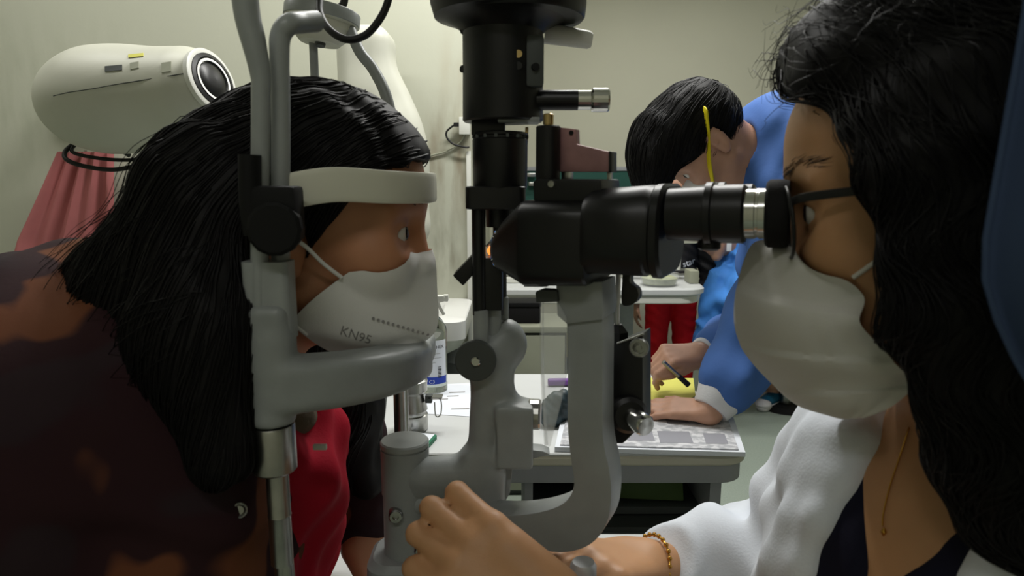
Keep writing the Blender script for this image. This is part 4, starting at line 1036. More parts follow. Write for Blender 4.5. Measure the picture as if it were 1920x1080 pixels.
# ------------------------------------------------------------------ navy curtain close at the right edge
rows = []
NYC = 0.255
for i in range(90):
    f = i/89
    z = WH - 0.05 - f*(WH-0.05-zat(760, NYC))
    row = []
    xl = U(1906, 300, NYC).x
    if z < zat(0, NYC): xl = U(1906 - 34*min(1, (zat(0, NYC)-z)/(zat(0, NYC)-zat(500, NYC))), 300, NYC).x
    pull = max(0, (zat(470, NYC)-z)/(zat(470, NYC)-zat(760, NYC)))
    xl += 0.03*pull**1.6
    for jn in range(40):
        s = jn/39; x = xl + s*0.085
        row.append(V3((x, NYC + 0.010*math.sin(s*17+0.4) + 0.004*math.sin(s*9+f*3) + 0.012*s, z)))
    rows.append(row)
cu = thing('privacy_curtain', 'navy blue curtain drawn aside close at the right edge', 'curtain', (0.4, NYC, WH))
mk('curtain_cloth', grid_surface(rows, 0.002), 'curtain_navy', cu)
mk('curtain_rail', box((0.30, NYC+0.01, WH-0.03), (0.14, 0.012, 0.03)), 'white_plastic', cu)
# ------------------------------------------------------------------ people: shared builders
def npv(v): return np.array([v[0], v[1], v[2]], float)
class Head:
    def __init__(self, O, F, up=(0, 0, 1), s=1.0):
        self.O = V3(O); self.f = V3(F).normalized(); u = V3(up); u = (u - self.f*u.dot(self.f)).normalized()
        self.u = u; self.l = u.cross(self.f).normalized(); self.s = s
        self.R = np.array([list(self.f), list(self.l), list(self.u)]).T
    def p(self, x, y, z): return self.O + (self.f*x + self.l*y + self.u*z)*self.s
    def loc(self, P): return ((P - npv(self.O)) @ self.R)/self.s
    def add(self, S, ears=True):
        p, s, R = self.p, self.s, self.R
        el = lambda c, r, k=0.02, sub=False: S.el(p(*c), np.array(r)*s, R=R, k=k, sub=sub)
        rc = lambda a, b, r1, r2, k=0.015, sub=False: S.rc(p(*a), p(*b), r1*s, r2*s, k=k, sub=sub)
        el((-0.015, 0, 0.035), (0.098, 0.075, 0.088))
        el((0.03, 0, -0.03), (0.060, 0.058, 0.09), 0.03)
        el((0.028, 0, 0.045), (0.060, 0.060, 0.050), 0.03)
        for q in (-1, 1):
            rc((-0.005, q*0.052, -0.055), (0.062, q*0.012, -0.103), 0.017, 0.016, 0.03)
            el((0.056, q*0.043, -0.022), (0.024, 0.022, 0.022), 0.03)
            rc((0.080, q*0.012, 0.020), (0.068, q*0.050, 0.018), 0.010, 0.008, 0.016)
        el((0.066, 0, -0.108), (0.02, 0.022, 0.016), 0.02)
        for q in (-1, 1):
            el((0.094, q*0.033, -0.002), (0.018, 0.020, 0.014), 0.018, True)
            el((0.071, q*0.032, -0.001), (0.0138, 0.0155, 0.0138), 0.006)
            el((0.086, q*0.033, -0.002), (0.0145, 0.0165, 0.0052), 0.003, True)
        rc((0.080, 0, 0.010), (0.092, 0, -0.030), 0.0075, 0.0088, 0.012)
        for q in (-1, 1): el((0.088, q*0.0105, -0.034), (0.011, 0.008, 0.0075), 0.008)
        rc((0.082, -0.016, -0.062), (0.082, 0.016, -0.062), 0.0065, 0.0065, 0.008)
        rc((0.080, -0.014, -0.073), (0.080, 0.014, -0.073), 0.007, 0.007, 0.006)
        if ears:
            for q in (-1, 1):
                S.el(p(-0.014, q*0.078, -0.004), np.array((0.019, 0.0065, 0.033))*s, R=self.earR(q), k=0.006)
                S.el(p(-0.010, q*0.086, -0.001), np.array((0.011, 0.0055, 0.020))*s, R=self.earR(q), k=0.006, sub=True)
                S.el(p(-0.005, q*0.078, -0.005), np.array((0.006, 0.006, 0.007))*s, R=self.earR(q), k=0.004)
                S.el(p(-0.008, q*0.078, -0.030), np.array((0.010, 0.006, 0.010))*s, R=self.earR(q), k=0.006)
        return S
    def earR(self, q):
        a = math.radians(24)*q; f = self.f*math.cos(a) - self.l*math.sin(a)*1.0
        l = self.l*math.cos(a) + self.f*math.sin(a)
        t_ = math.radians(12); f2 = f*math.cos(t_) + self.u*math.sin(t_); u2 = self.u*math.cos(t_) - f*math.sin(t_)
        return np.array([list(f2), list(l), list(u2)]).T
    def eyes(self, parent, gaze=None):
        for q in (-1, 1):
            c = self.p(0.071, q*0.032, -0.002); g = V3(gaze).normalized() if gaze is not None else self.f
            r = 0.0122*self.s
            e = mk('eye', lathe(c - g*r, g, [(r - r*math.cos(a), max(1e-5, r*math.sin(a))) for a in [math.pi*i/14 for i in range(15)]], 24, 90), 'eye_white', parent)
            mk('iris', lathe(c + g*(r*0.86), g, [(0, 0.0062*self.s), (r*0.10, 0.0056*self.s), (r*0.17, 0.003*self.s), (r*0.18, 0)], 20, 90), 'eye_dark', e)
    def brows(self, f, parent):
        rts = []
        for q in (-1, 1):
            for i in range(70):
                t_ = RNG.random(); rts.append(npv(self.p(0.088-0.020*t_**1.5, q*(0.012+0.040*t_), 0.024+0.006*math.sin(t_*2.6)+RNG.normal(0, 0.0022))))
        P = np.array(rts)
        for _ in range(4): P = P - sgrad(f, P)*(f(P))[:, None]
        sd = np.sign(self.loc(P)[:, 1])
        fl = lambda X: np.outer(np.ones(len(X)), npv(self.u))*0.35 + npv(self.l)[None, :]*sd[:, None] - npv(self.f)[None, :]*0.3
        mk('eyebrows', strands(grow(f, P, fl, 5, 0.0018, 0.0001, 0.08), 0.00024), 'hair_strand', parent, kind='stuff')
def hand(S, Wp, d, n, s, curls, spread=0.06, thumb=(0.5, 0.3, 0.35), sc=1.0, thumb_dir=None, k=0.006, palm=0.085):
    """palm and five fingers. Wp wrist, d towards the knuckles, n out of the back of the hand, s towards the thumb"""
    d = V3(d).normalized(); n = V3(n); n = (n - d*n.dot(d)).normalized(); s_ = V3(s); s_ = (s_ - d*s_.dot(d) - n*s_.dot(n)).normalized()
    Wp = V3(Wp)
    for i in range(4):
        o = (0.027 - 0.0185*i)*sc
        S.rc(Wp + s_*(o*0.62), Wp + d*(palm*sc*(1.0 if i in (1, 2) else 0.95)) + s_*o, 0.0150*sc, 0.0112*sc, k=0.012)
    L = [(0.043, 0.026, 0.021), (0.047, 0.030, 0.022), (0.044, 0.028, 0.022), (0.035, 0.021, 0.019)]
    tips = []
    for i in range(4):
        o = (0.027 - 0.0185*i)*sc
        p0 = Wp + d*(palm*sc*(1.0 if i in (1, 2) else 0.95)) + s_*o
        dd = (d + s_*(spread*(1.5-i)/1.5)).normalized(); nn = n; r = [0.0098, 0.0088, 0.0080, 0.0068]
        cu = curls[i]
        for j in range(3):
            a = cu[j]; nd = dd*math.cos(a) - nn*math.sin(a); nn = nn*math.cos(a) + dd*math.sin(a); dd = nd
            p1 = p0 + dd*(L[i][j]*sc)
            S.rc(p0, p1, r[j]*sc, r[j+1]*sc, k=0.004 if j else k)
            p0 = p1
        tips.append((p0, dd, nn))
    t0 = Wp + d*(0.018*sc) + s_*(0.020*sc) - n*(0.004*sc)
    a, b_, c = thumb
    d1 = (d*math.cos(a) + s_*math.sin(a) - n*b_).normalized() if thumb_dir is None else V3(thumb_dir[0]).normalized()
    t1 = t0 + d1*(0.042*sc); d2 = (d1 + (d - s_*0.3)*c).normalized() if thumb_dir is None else V3(thumb_dir[1]).normalized()
    t2 = t1 + d2*(0.032*sc); d3 = (d2 + (d2-d1)*0.6 - n*0.1).normalized() if thumb_dir is None else V3(thumb_dir[2]).normalized()
    t3 = t2 + d3*(0.024*sc)
    S.rc(t0, t1, 0.0165*sc, 0.0118*sc, k=0.014); S.rc(t1, t2, 0.0112*sc, 0.0100*sc, k=0.004); S.rc(t2, t3, 0.0100*sc, 0.0076*sc, k=0.004)
    tips.append((t3, d3, n))
    return tips
def nails(tips, parent, sc=1.0):
    for p, dd, nn in tips:
        x = dd.cross(nn).normalized()
        mk('nail', loft([rring(p + dd*(t_*sc) + nn*(0.0062*sc - abs(t_-0.001)*0.12*sc), x, nn, w*sc, 0.0008*sc, 0.0006*sc, 3) for t_, w in ((-0.007, 0.0036), (-0.004, 0.0048), (0.002, 0.005), (0.005, 0.0036))]), 'nail', parent)
mat('nail', (196, 150, 132), 0.3)
def mask_sheet(ridge, edge, far_edge, bulge, pleat=None, n=26, m=17, thick=0.0012):
    """folded face mask: mid ridge, near edge and far edge polylines"""
    rd = smooth_path(ridge, 8); en = smooth_path(edge, 8); ef = smooth_path(far_edge, 8)
    def samp(P, t_):
        f = t_*(len(P)-1); i = min(int(f), len(P)-2); return P[i].lerp(P[i+1], f-i)
    rows = []
    for i in range(n):
        t_ = i/(n-1); R_ = samp(rd, t_); row = []
        for side, E in ((-1, en), (1, ef)):
            e = samp(E, t_); seg = []
            for q in range(m):
                s = q/(m-1); p = R_.lerp(e, s)
                b_ = bulge(t_, s, side)
                if pleat: b_ = b_ + pleat(t_, s)
                seg.append(p + b_)
            row = seg[::-1][:-1] + seg if side == 1 and False else (seg[::-1] if side == -1 else row[:-1] + seg)
        rows.append(row)
    return grid_surface(rows, thick)

# ------------------------------------------------------------------ patient
zE = zat(425, 0.62)
PH = Head((-0.1755, 0.625, zE), (1, 0.0, -0.03))
pt = thing('person', 'patient with long black hair, white mask and dark patterned jacket, chin on the rest', 'person', (-0.38, 0.63, 0))
B = SDF(); PH.add(B)
B.rc(PH.p(-0.035, 0, -0.05), (-0.30, 0.63, 1.06), 0.052, 0.06, k=0.03)
B.rc((-0.34, 0.5, 1.03), (-0.34, 0.76, 1.03), 0.05, 0.05, k=0.04)
B.rc((-0.33, 0.63, 1.0), (-0.40, 0.63, 0.55), 0.10, 0.13, k=0.05)
B.rc((-0.34, 0.80, 1.03), (-0.235, 0.83, 0.86), 0.042, 0.036, k=0.03); B.rc((-0.235, 0.83, 0.86), (-0.185, 0.772, 0.822), 0.034, 0.026, k=0.02)
hw = V3((-0.182, 0.768, 0.818))
ptips = hand(B, hw, (0.55, -0.35, -0.62), (0.55, -0.55, 0.6), (0.5, 0.75, 0.2), [(0.35, 0.5, 0.3)]*4, thumb=(0.5, 0.1, 0.2))
B.rc((-0.34, 0.47, 1.03), (-0.30, 0.45, 0.82), 0.042, 0.036, k=0.03); B.rc((-0.30, 0.45, 0.82), (-0.12, 0.47, 0.785), 0.034, 0.026, k=0.02)
hand(B, (-0.12, 0.47, 0.785), (1, 0.25, -0.1), (0, 0, 1), (0, 1, 0), [(0.3, 0.4, 0.2)]*4, thumb=(0.6, 0.1, 0.3))
for q in (-1, 1):
    B.rc((-0.40, 0.63+q*0.09, 0.55), (-0.08, 0.63+q*0.10, 0.56), 0.075, 0.06, k=0.03); B.rc((-0.08, 0.63+q*0.10, 0.56), (-0.10, 0.63+q*0.10, 0.08), 0.055, 0.04, k=0.02)
    B.rc((-0.10, 0.63+q*0.10, 0.06), (0.06, 0.63+q*0.10, 0.035), 0.04, 0.03, k=0.02)
pb_ = mk('body', B.mesh(0.0032, smooth=1), 'skin_patient', pt)
PH.eyes(pt, gaze=(1, 0.05, 0.0)); PH.brows(B, pt)
TR = SDF()
for q in (-1, 1):
    TR.rc((-0.42, 0.63+q*0.09, 0.55), (-0.08, 0.63+q*0.10, 0.56), 0.088, 0.07, k=0.03); TR.rc((-0.08, 0.63+q*0.10, 0.56), (-0.10, 0.63+q*0.10, 0.12), 0.068, 0.055, k=0.02)
mk('trousers', TR.mesh(0.008), 'trouser_dark', pt)
SHO = SDF()
for q in (-1, 1): SHO.rc((-0.12, 0.63+q*0.10, 0.05), (0.07, 0.63+q*0.10, 0.04), 0.05, 0.04, k=0.02)
SHO.hs((0, 0, 0.002), (0, 0, -1))
mk('shoes', SHO.mesh(0.006), 'black_rubber', pt)
# stool under the patient
stl = thing('patient_stool', 'round black stool under the patient', 'stool', (-0.46, 0.63, 0))
mk('seat', lathe((-0.46, 0.63, 0.40), UZ, [(0, 0.17), (0.01, 0.18), (0.045, 0.18), (0.06, 0.165), (0.06, 0)], 40), 'black_rubber', stl)
mk('post', lathe((-0.46, 0.63, 0.04), UZ, [(0, 0.025), (0.36, 0.025)], 20), 'steel', stl)
mk('base', lathe((-0.46, 0.63, 0), UZ, [(0, 0.2), (0.02, 0.2), (0.04, 0.03)], 40), 'steel', stl)
# jacket, open in front over a red shirt
J = SDF()
J.el((-0.365, 0.625, 0.90), (0.165, 0.205, 0.30), k=0.05)
J.rc((-0.385, 0.47, 1.06), (-0.385, 0.79, 1.06), 0.072, 0.072, k=0.06)
J.el((-0.44, 0.63, 1.09), (0.13, 0.16, 0.105), k=0.06)
J.el((-0.335, 0.515, 0.98), (0.125, 0.075, 0.17), k=0.05)
J.rc((-0.385, 0.455, 1.05), (-0.32, 0.445, 0.84), 0.072, 0.062, k=0.04); J.rc((-0.32, 0.445, 0.84), (-0.14, 0.475, 0.79), 0.060, 0.047, k=0.03)
J.rc((-0.335, 0.80, 1.04), (-0.215, 0.825, 0.91), 0.060, 0.056, k=0.03); J.rc((-0.215, 0.825, 0.925), (-0.188, 0.785, 0.845), 0.052, 0.040, k=0.02)
J.el((-0.165, 0.665, 0.93), (0.085, 0.058, 0.22), k=0.015, sub=True)
J.warp = lambda P: 0.0035*np.sin(P[:, 2]*62 + P[:, 0]*38 + 3*np.sin(P[:, 1]*21))*np.sin(P[:, 0]*31 + P[:, 2]*17) + 0.0022*np.sin(P[:, 0]*90+P[:, 2]*120)
J.hs((0, 0, 0.62), (0, 0, -1))
jm = J.mesh(0.0045, smooth=2); jk_ = mk('jacket', jm, 'camo_jacket', pt, 'dark maroon and brown patterned jacket')
eh = hit(jm, 447, 958)
if eh: mk('snap_button', lathe(eh + V3((0, 0.0015, 0)), (0.35, -0.9, 0.15), [(0, 0.0062), (0.002, 0.0062), (0.0026, 0.005), (0.0012, 0.0034), (0.0012, 0.0)], 24), 'steel', jk_)
RS = SDF()
RS.el((-0.335, 0.645, 0.92), (0.150, 0.135, 0.24), k=0.04); RS.rc((-0.28, 0.64, 1.06), (-0.235, 0.645, 0.98), 0.05, 0.06, k=0.05)
RS.warp = lambda P: 0.006*np.sin(P[:, 1]*60 + P[:, 2]*45) * np.clip((P[:, 0]+0.30)*8, 0, 1) + 0.0028*np.sin(P[:, 1]*130 - P[:, 2]*70)
mk('shirt', RS.mesh(0.004, smooth=2), 'red_cloth', pt, 'bright red shirt under the open jacket')
CO = SDF(); mat('khaki_knit', (92, 80, 64), 0.9, var=0.15, vscale=50, bump=0.3, bscale=300)
CO.rc((-0.27, 0.57, 1.055), (-0.225, 0.62, 1.035), 0.026, 0.028, k=0.02); CO.rc((-0.225, 0.62, 1.035), (-0.26, 0.70, 1.06), 0.028, 0.026, k=0.02)
CO.warp = lambda P: 0.002*np.sin(P[:, 2]*180+P[:, 0]*60)
mk('collar', CO.mesh(0.004), 'khaki_knit', pt)
zp = U(600, 838, 0.56); mk('zip_pull', box(zp, (0.006, 0.002, 0.0025), bevel=0.001), 'white_plastic', jk_)
# hair
PHR = SDF()
PHR.el(PH.p(-0.010, 0, 0.036), (0.116, 0.089, 0.096), R=PH.R, k=0.02)
for a, b_, r1, r2 in (((520, 330, 0.61), (415, 425, 0.58), 0.060, 0.060), ((415, 425, 0.58), (300, 530, 0.57), 0.060, 0.048), ((300, 530, 0.57), (110, 590, 0.57), 0.048, 0.028), ((300, 540, 0.57), (335, 680, 0.53), 0.05, 0.042),
                      ((400, 360, 0.565), (395, 620, 0.515), 0.052, 0.045), ((395, 620, 0.515), (415, 860, 0.475), 0.045, 0.022),
                      ((470, 560, 0.70), (650, 760, 0.745), 0.06, 0.035), ((650, 760, 0.745), (690, 900, 0.77), 0.035, 0.022)):
    PHR.rc(U(*a), U(*b_), r1, r2, k=0.035)
PHR.el(PH.p(0.085, 0, -0.048), (0.094, 0.14, 0.110), R=PH.R, k=0.012, sub=True)
PHR.el(PH.p(0.02, 0, -0.11), (0.075, 0.075, 0.085), R=PH.R, k=0.012, sub=True)
PHR.el(PH.p(-0.010, -0.095, -0.012), (0.022, 0.035, 0.036), R=PH.R, k=0.008, sub=True)
PHR.warp = lambda P: 0.0022*np.sin(P[:, 1]*190 + P[:, 0]*60)*np.sin(P[:, 0]*50+P[:, 2]*30)
hm = PHR.mesh(0.0038, smooth=2); ph_ = mk('hair', hm, 'hair_black', pt, 'long straight black hair')
def pflow(P):
    q = PH.loc(P); v = np.zeros_like(P)
    top = np.clip((q[:, 2]+0.0)/0.12, 0, 1)
    v[:, 2] = -1.0
    v[:, 0] = -1.3*top - 0.35
    v[:, 1] = np.sign(q[:, 1])*0.4*top
    fr = (q[:, 0] > 0.035) & (q[:, 2] > 0.05)
    v[fr] = np.array([-0.35, 0.0, -0.15]) + np.stack([0*q[fr, 1], np.sign(q[fr, 1])*1.0, 0*q[fr, 1]], 1)
    return v
rts = pick(hm, 2600, lambda V: V[:, 1] < 0.72)
mk('hair_strands', strands(grow(PHR, rts, pflow, 26, 0.007, 0.0012, 0.07), 0.0007), 'hair_strand', ph_, kind='stuff')
rts = pick(hm, 130, lambda V: (V[:, 0] < -0.22) & (V[:, 1] < 0.66) & (V[:, 2] > 1.05) & (V[:, 2] < 1.32))
wl = lambda P: np.tile(np.array([-1.3, 0.0, -0.75]), (len(P), 1))
mk('loose_strands', strands(grow(PHR, rts, wl, 30, 0.007, 0.003, 0.22, 0.03), 0.0005), 'hair_strand', ph_, kind='stuff')
# white folded mask
r3 = lambda L_: [V3(q) for q in L_]
m0 = lambda px, py, y=0.622: U(px, py, y)
ridge = [m0(806, 470), m0(814, 490), m0(817, 545), m0(819, 600), m0(806, 630), m0(760, 655), m0(700, 672), m0(668, 676)]
def side(y, dx=0): return [U(660+dx, 502, y+0.004), U(606, 545, y-0.004), U(575, 575, y-0.006), U(556, 602, y-0.004), U(575, 628, y+0.002), U(612, 652, y+0.02), U(650, 668, y+0.035), U(664, 675, y+0.05)]
ne = side(0.558); fe = [V3((p.x, 2*0.625-p.y, p.z)) for p in ne]
def pbul(t_, s, sd):
    b_ = math.sin(math.pi*min(1, s*1.0))*0.017*math.sin(math.pi*(0.15+0.7*t_))
    return V3((0.006*math.sin(math.pi*s)*math.sin(math.pi*t_), sd*b_, 0.0))
pm1 = mask_sheet(ridge, ne, fe, pbul, lambda t_, s: V3((0.0012*math.sin(9*s+5*t_)*s, 0, 0.0008*math.sin(17*s+9*t_)*s)), 40, 25)
push_out(pm1, B, 0.0032); pmk = mk('face_mask', pm1, 'mask_white', pt, 'white folded mask with printed letters')
def mh(px, py):
    h = hit(pm1, px, py); return h + V3((0, -0.0006, 0)) if h else None
st_ = [mh(700+i*9.3, 597+i*2.75) for i in range(13)]
for p in st_:
    if p: mk('weld_dot', lathe(p, (0.2, -1, 0), [(-0.0006, 0.0014), (0.0004, 0.0014), (0.0004, 0)], 8), 'print_grey', pmk)
o_ = mh(636, 626) or U(636, 626, 0.57)
e_ = mh(700, 646) or U(700, 646, 0.57)
ud = (e_-o_).normalized(); vd = (UZ - ud*UZ.dot(ud)).normalized()
tx = text_mesh('KN95', 0.0125, o_ + V3((0, -0.02, 0)), ud, vd, 0.0)
for v in tx.vertices:
    d_ = (v.co - V3((0, 0, CAMZ))).normalized(); bt_ = None
_bt = BVHTree.FromPolygons([v.co for v in pm1.vertices], [tuple(p.vertices) for p in pm1.polygons])
for v in tx.vertices:
    h = _bt.ray_cast(V3((v.co.x, 0.3, v.co.z)), V3((0, 1, 0)))
    if h[0] is not None: v.co = h[0] + V3((0, -0.0006, 0))
mk('printed_letters', tx, 'print_grey', pmk)
mk('ear_loop', tube([U(640, 520, 0.555), U(606, 494, 0.545), U(570, 460, 0.538), U(520, 430, 0.535), U(470, 425, 0.54), U(448, 445, 0.548)], 0.0018, 8), 'mask_white', pmk)
mk('ear_loop', tube([U(575, 628, 0.555), U(540, 600, 0.545), U(490, 560, 0.540), U(455, 530, 0.542)], 0.0016, 8), 'mask_white', pmk)

# ------------------------------------------------------------------ examiner
eN = A(1545, 398, -0.031); eM = eN + AN*0.031
DF_ = (-AX + V3((0, 0, -0.13))).normalized()
_u = (UZ - DF_*UZ.dot(DF_)).normalized()
DH = Head(eM - DF_*0.071 + _u*0.002, DF_)
dp = thing('person', 'examiner in white coat, glasses and pale mask looking into the eyepieces', 'person', (0.42, 0.45, 0))
TFW = V3((-0.93, -0.37, 0)).normalized(); TFA = V3((-0.37, 0.93, 0)).normalized()
TR3 = np.array([list(TFW), list(TFA), [0, 0, 1]]).T
CC = V3((0.355, 0.445, 0.93))
X = SDF(); DH.add(X)
X.rc(DH.p(-0.03, 0, -0.05), (0.335, 0.437, 1.05), 0.050, 0.058, k=0.03)
X.el(CC, (0.118, 0.165, 0.17), R=TR3, k=0.05)
X.rc(CC + V3((0, 0, 0.04)), (0.42, 0.47, 0.52), 0.12, 0.13, k=0.05)
shF = U(1585, 905, 0.585); elF = V3((U(1455, 1125, 0.66).x, 0.66, U(1455, 1125, 0.66).z)); wrF = U(1212, 1058, 0.60)
shN = CC - TFA*0.165 + V3((0, 0, 0.09)); elN = V3((0.30, 0.25, 0.80)); wrN = U(1052, 1185, 0.435)
X.rc(shF, elF, 0.045, 0.038, k=0.03); X.rc(elF, wrF, 0.036, 0.024, k=0.02)
X.rc(shN, elN, 0.045, 0.038, k=0.03); X.rc(elN, wrN, 0.038, 0.027, k=0.02)
# near hand: fist-like grip with raised thumb; far hand: palm down on the joystick
kn_ = U(850, 1018, 0.470) - wrN
nt_ = hand(X, wrN, kn_, (0.1, -0.85, 0.5), (0.25, -0.1, 1.0), [(0.35, 1.0, 0.9), (0.3, 1.05, 0.9), (0.35, 1.1, 0.9), (0.45, 1.1, 0.9)], spread=0.1, sc=1.02,
           thumb_dir=((U(915, 972, 0.455)-U(1030, 1070, 0.44)), (U(845, 938, 0.47)-U(915, 980, 0.455)), (U(838, 975, 0.50)-U(860, 945, 0.478))))
jw = V3((jk.x, jk.y, jk.z))
ft_ = hand(X, wrF, U(1118, 1056, 0.553)-wrF, (-0.1, -0.25, 1.0), (-0.1, 1.0, 0.2), [(0.55, 0.8, 0.5), (0.6, 0.9, 0.5), (0.6, 0.9, 0.5), (0.7, 0.9, 0.5)], spread=0.05, sc=0.92, thumb=(0.75, 0.4, 0.5))
for q in (-1, 1):
    hp = V3((0.42, 0.47, 0.5)) + TFA*(0.09*q); kp = hp + TFW*0.36 + V3((0, 0, 0.0)) + TFA*(0.05*q); kp.z = 0.5
    X.rc(hp, kp, 0.085, 0.065, k=0.03); X.rc(kp, V3((kp.x+0.08, kp.y, 0.07)), 0.055, 0.04, k=0.02); X.rc(V3((kp.x+0.08, kp.y, 0.05)), V3((kp.x-0.08, kp.y-0.03, 0.035)), 0.038, 0.03, k=0.02)
xm = X.mesh(0.0032, smooth=1); mk('body', xm, 'skin_examiner', dp)
DH.eyes(dp, gaze=tuple(DF_ + V3((0, 0, 0.05)))); DH.brows(X, dp)
nails(ft_, dp, 0.92)
# seat for the examiner
es = thing('examiner_stool', 'round black stool under the examiner', 'stool', (0.46, 0.48, 0))
mk('seat', lathe((0.46, 0.48, 0.35), UZ, [(0, 0.17), (0.01, 0.18), (0.045, 0.18), (0.06, 0.165), (0.06, 0)], 40), 'black_rubber', es)
mk('post', lathe((0.46, 0.48, 0.04), UZ, [(0, 0.025), (0.31, 0.025)], 20), 'steel', es)
mk('base', lathe((0.46, 0.48, 0), UZ, [(0, 0.2), (0.02, 0.2), (0.04, 0.03)], 40), 'steel', es)
DT = SDF()
for q in (-1, 1):
    hp = V3((0.43, 0.47, 0.5)) + TFA*(0.09*q); kp = hp + TFW*0.36 + TFA*(0.05*q); kp.z = 0.5
    DT.rc(hp, kp, 0.098, 0.078, k=0.03); DT.rc(kp, V3((kp.x+0.08, kp.y, 0.10)), 0.068, 0.055, k=0.02)
mk('trousers', DT.mesh(0.009), 'navy_cloth', dp)
DS = SDF()
for q in (-1, 1):
    hp = V3((0.42, 0.47, 0.5)) + TFA*(0.09*q); kp = hp + TFW*0.36 + TFA*(0.05*q)
    DS.rc((kp.x+0.09, kp.y, 0.05), (kp.x-0.09, kp.y-0.03, 0.04), 0.048, 0.04, k=0.02)
DS.hs((0, 0, 0.002), (0, 0, -1)); mk('shoes', DS.mesh(0.006), 'shoe_white', dp)
# navy v-neck top
NV = SDF()
NV.el(CC, (0.127, 0.175, 0.178), R=TR3, k=0.05); NV.rc(CC + V3((0, 0, 0.03)), (0.42, 0.47, 0.55), 0.13, 0.145, k=0.05)
NV.rc(V3((0.30, 0.53, 1.045)), V3((0.38, 0.36, 1.045)), 0.055, 0.055, k=0.03); NV.rc(shF, shF.lerp(elF, 0.35), 0.052, 0.05, k=0.03); NV.rc(shN, shN.lerp(elN, 0.35), 0.052, 0.05, k=0.03)
NV.rc(V3((0.345, 0.440, 1.13)), CC + TFW*0.13 + V3((0, 0, 0.17)), 0.066, 0.062, k=0.008, sub=True)
NV.rc(CC + TFW*0.13 + V3((0, 0, 0.17)), CC + TFW*0.13 + V3((0, 0, 0.075)), 0.066, 0.012, k=0.008, sub=True)
NV.warp = lambda P: 0.0015*np.sin(P[:, 2]*90+P[:, 0]*60)
nvm = NV.mesh(0.004, smooth=2); mk('top', nvm, 'navy_cloth', dp, 'navy v-neck top')
# white coat, open in front
CT = SDF()
CT.el(CC + V3((0.013, 0.005, -0.01)), (0.140, 0.196, 0.184), R=TR3, k=0.05); CT.rc(CC, (0.43, 0.475, 0.42), 0.15, 0.19, k=0.05)
CT.rc(V3((0.304, 0.535, 1.046)), V3((0.385, 0.35, 1.048)), 0.063, 0.064, k=0.04)
CT.rc(shF + V3((0, 0, 0.0)), elF + V3((0, 0, 0.01)), 0.067, 0.072, k=0.03); CT.rc(elF + V3((0, 0, 0.016)), wrF.lerp(elF, 0.06) + V3((0, 0, 0.004)), 0.074, 0.044, k=0.05)
CT.rc(shN, elN, 0.066, 0.056, k=0.03); CT.rc(elN, wrN.lerp(elN, 0.5), 0.054, 0.046, k=0.02)
CT.rc(V3((0.335, 0.437, 1.16)), CC + V3((0.0, 0, 0.10)), 0.070, 0.070, k=0.012, sub=True)
CT.rc(V3((0.335, 0.437, 1.10)), CC + TFW*0.15 + V3((0, 0, 0.11)), 0.072, 0.086, k=0.012, sub=True)
CT.rc(CC + TFW*0.15 + V3((0, 0, 0.19)), CC + TFW*0.17 + V3((0, 0, -0.05)), 0.062, 0.115, k=0.012, sub=True)
CT.rc(CC + TFW*0.17 + V3((0, 0, -0.05)), CC + TFW*0.19 + V3((0, 0, -0.4)), 0.115, 0.12, k=0.012, sub=True)
_cx, _cy, _cz = frame(elF-wrF); CT.bx(wrF.lerp(elF, 0.09) - _cz*0.06, (0.06, 0.075, 0.075), 0.002, R=np.array([list(_cz), list(_cx), list(_cy)]).T, k=0.003, sub=True)
CT.rc(wrN.lerp(elN, 0.2), wrN.lerp(elN, 0.6), 0.037, 0.037, k=0.004, sub=True)
_lp = [q for q in (hit(nvm, px, py) for px, py in ((1655, 775), (1625, 830), (1580, 900), (1540, 975), (1510, 1060), (1490, 1140))) if q]
for _p, _q in zip(_lp[:-1], _lp[1:]): CT.rc(_p, _q, 0.013, 0.013, k=0.012)
for _dx in (38, 80):
    _l2 = [q for q in (hit(nvm, px-_dx, py-4) for px, py in ((1655, 775), (1625, 830), (1580, 900), (1540, 975), (1510, 1060), (1490, 1140))) if q]
    for _p, _q in zip(_l2[:-1], _l2[1:]): CT.rc(_p, _q, 0.013, 0.013, k=0.02)
CT.rc(U(2010, 880, 0.36), U(1925, 1130, 0.352), 0.030, 0.036, k=0.02)
_a = npv((wrF-elF).normalized())
def cwarp(P):
    t_ = (P - npv(elF)) @ _a
    near = np.exp(-(np.linalg.norm(P - npv(elF.lerp(wrF, 0.25)), axis=1)/0.12)**2)
    near2 = np.exp(-(np.linalg.norm(P - npv(shF.lerp(elF, 0.5)), axis=1)/0.12)**2)
    return near*0.0115*np.sin(t_*92 + P[:, 2]*34 + 1.5*np.sin(P[:, 1]*38)) + near2*0.0065*np.sin(P[:, 0]*70 + P[:, 2]*85) + 0.0014*np.sin(P[:, 0]*55 + P[:, 2]*40)
CT.warp = cwarp
CT.hs((0, 0, 0.35), (0, 0, -1))
ctm = CT.mesh(0.0042, smooth=2); ct_ = mk('coat', ctm, 'coat_white', dp, 'white cotton coat')
# lapels of the coat
def strip_on(me, pts, w, th=0.0025):
    P = []
    for px, py in smooth2(pts):
        h = hit(me, px, py)
        if h: P.append(h)
    return P
def smooth2(pts): return [(v.x, v.y) for v in smooth_path([V3((x, y, 0)) for x, y in pts], 5)]
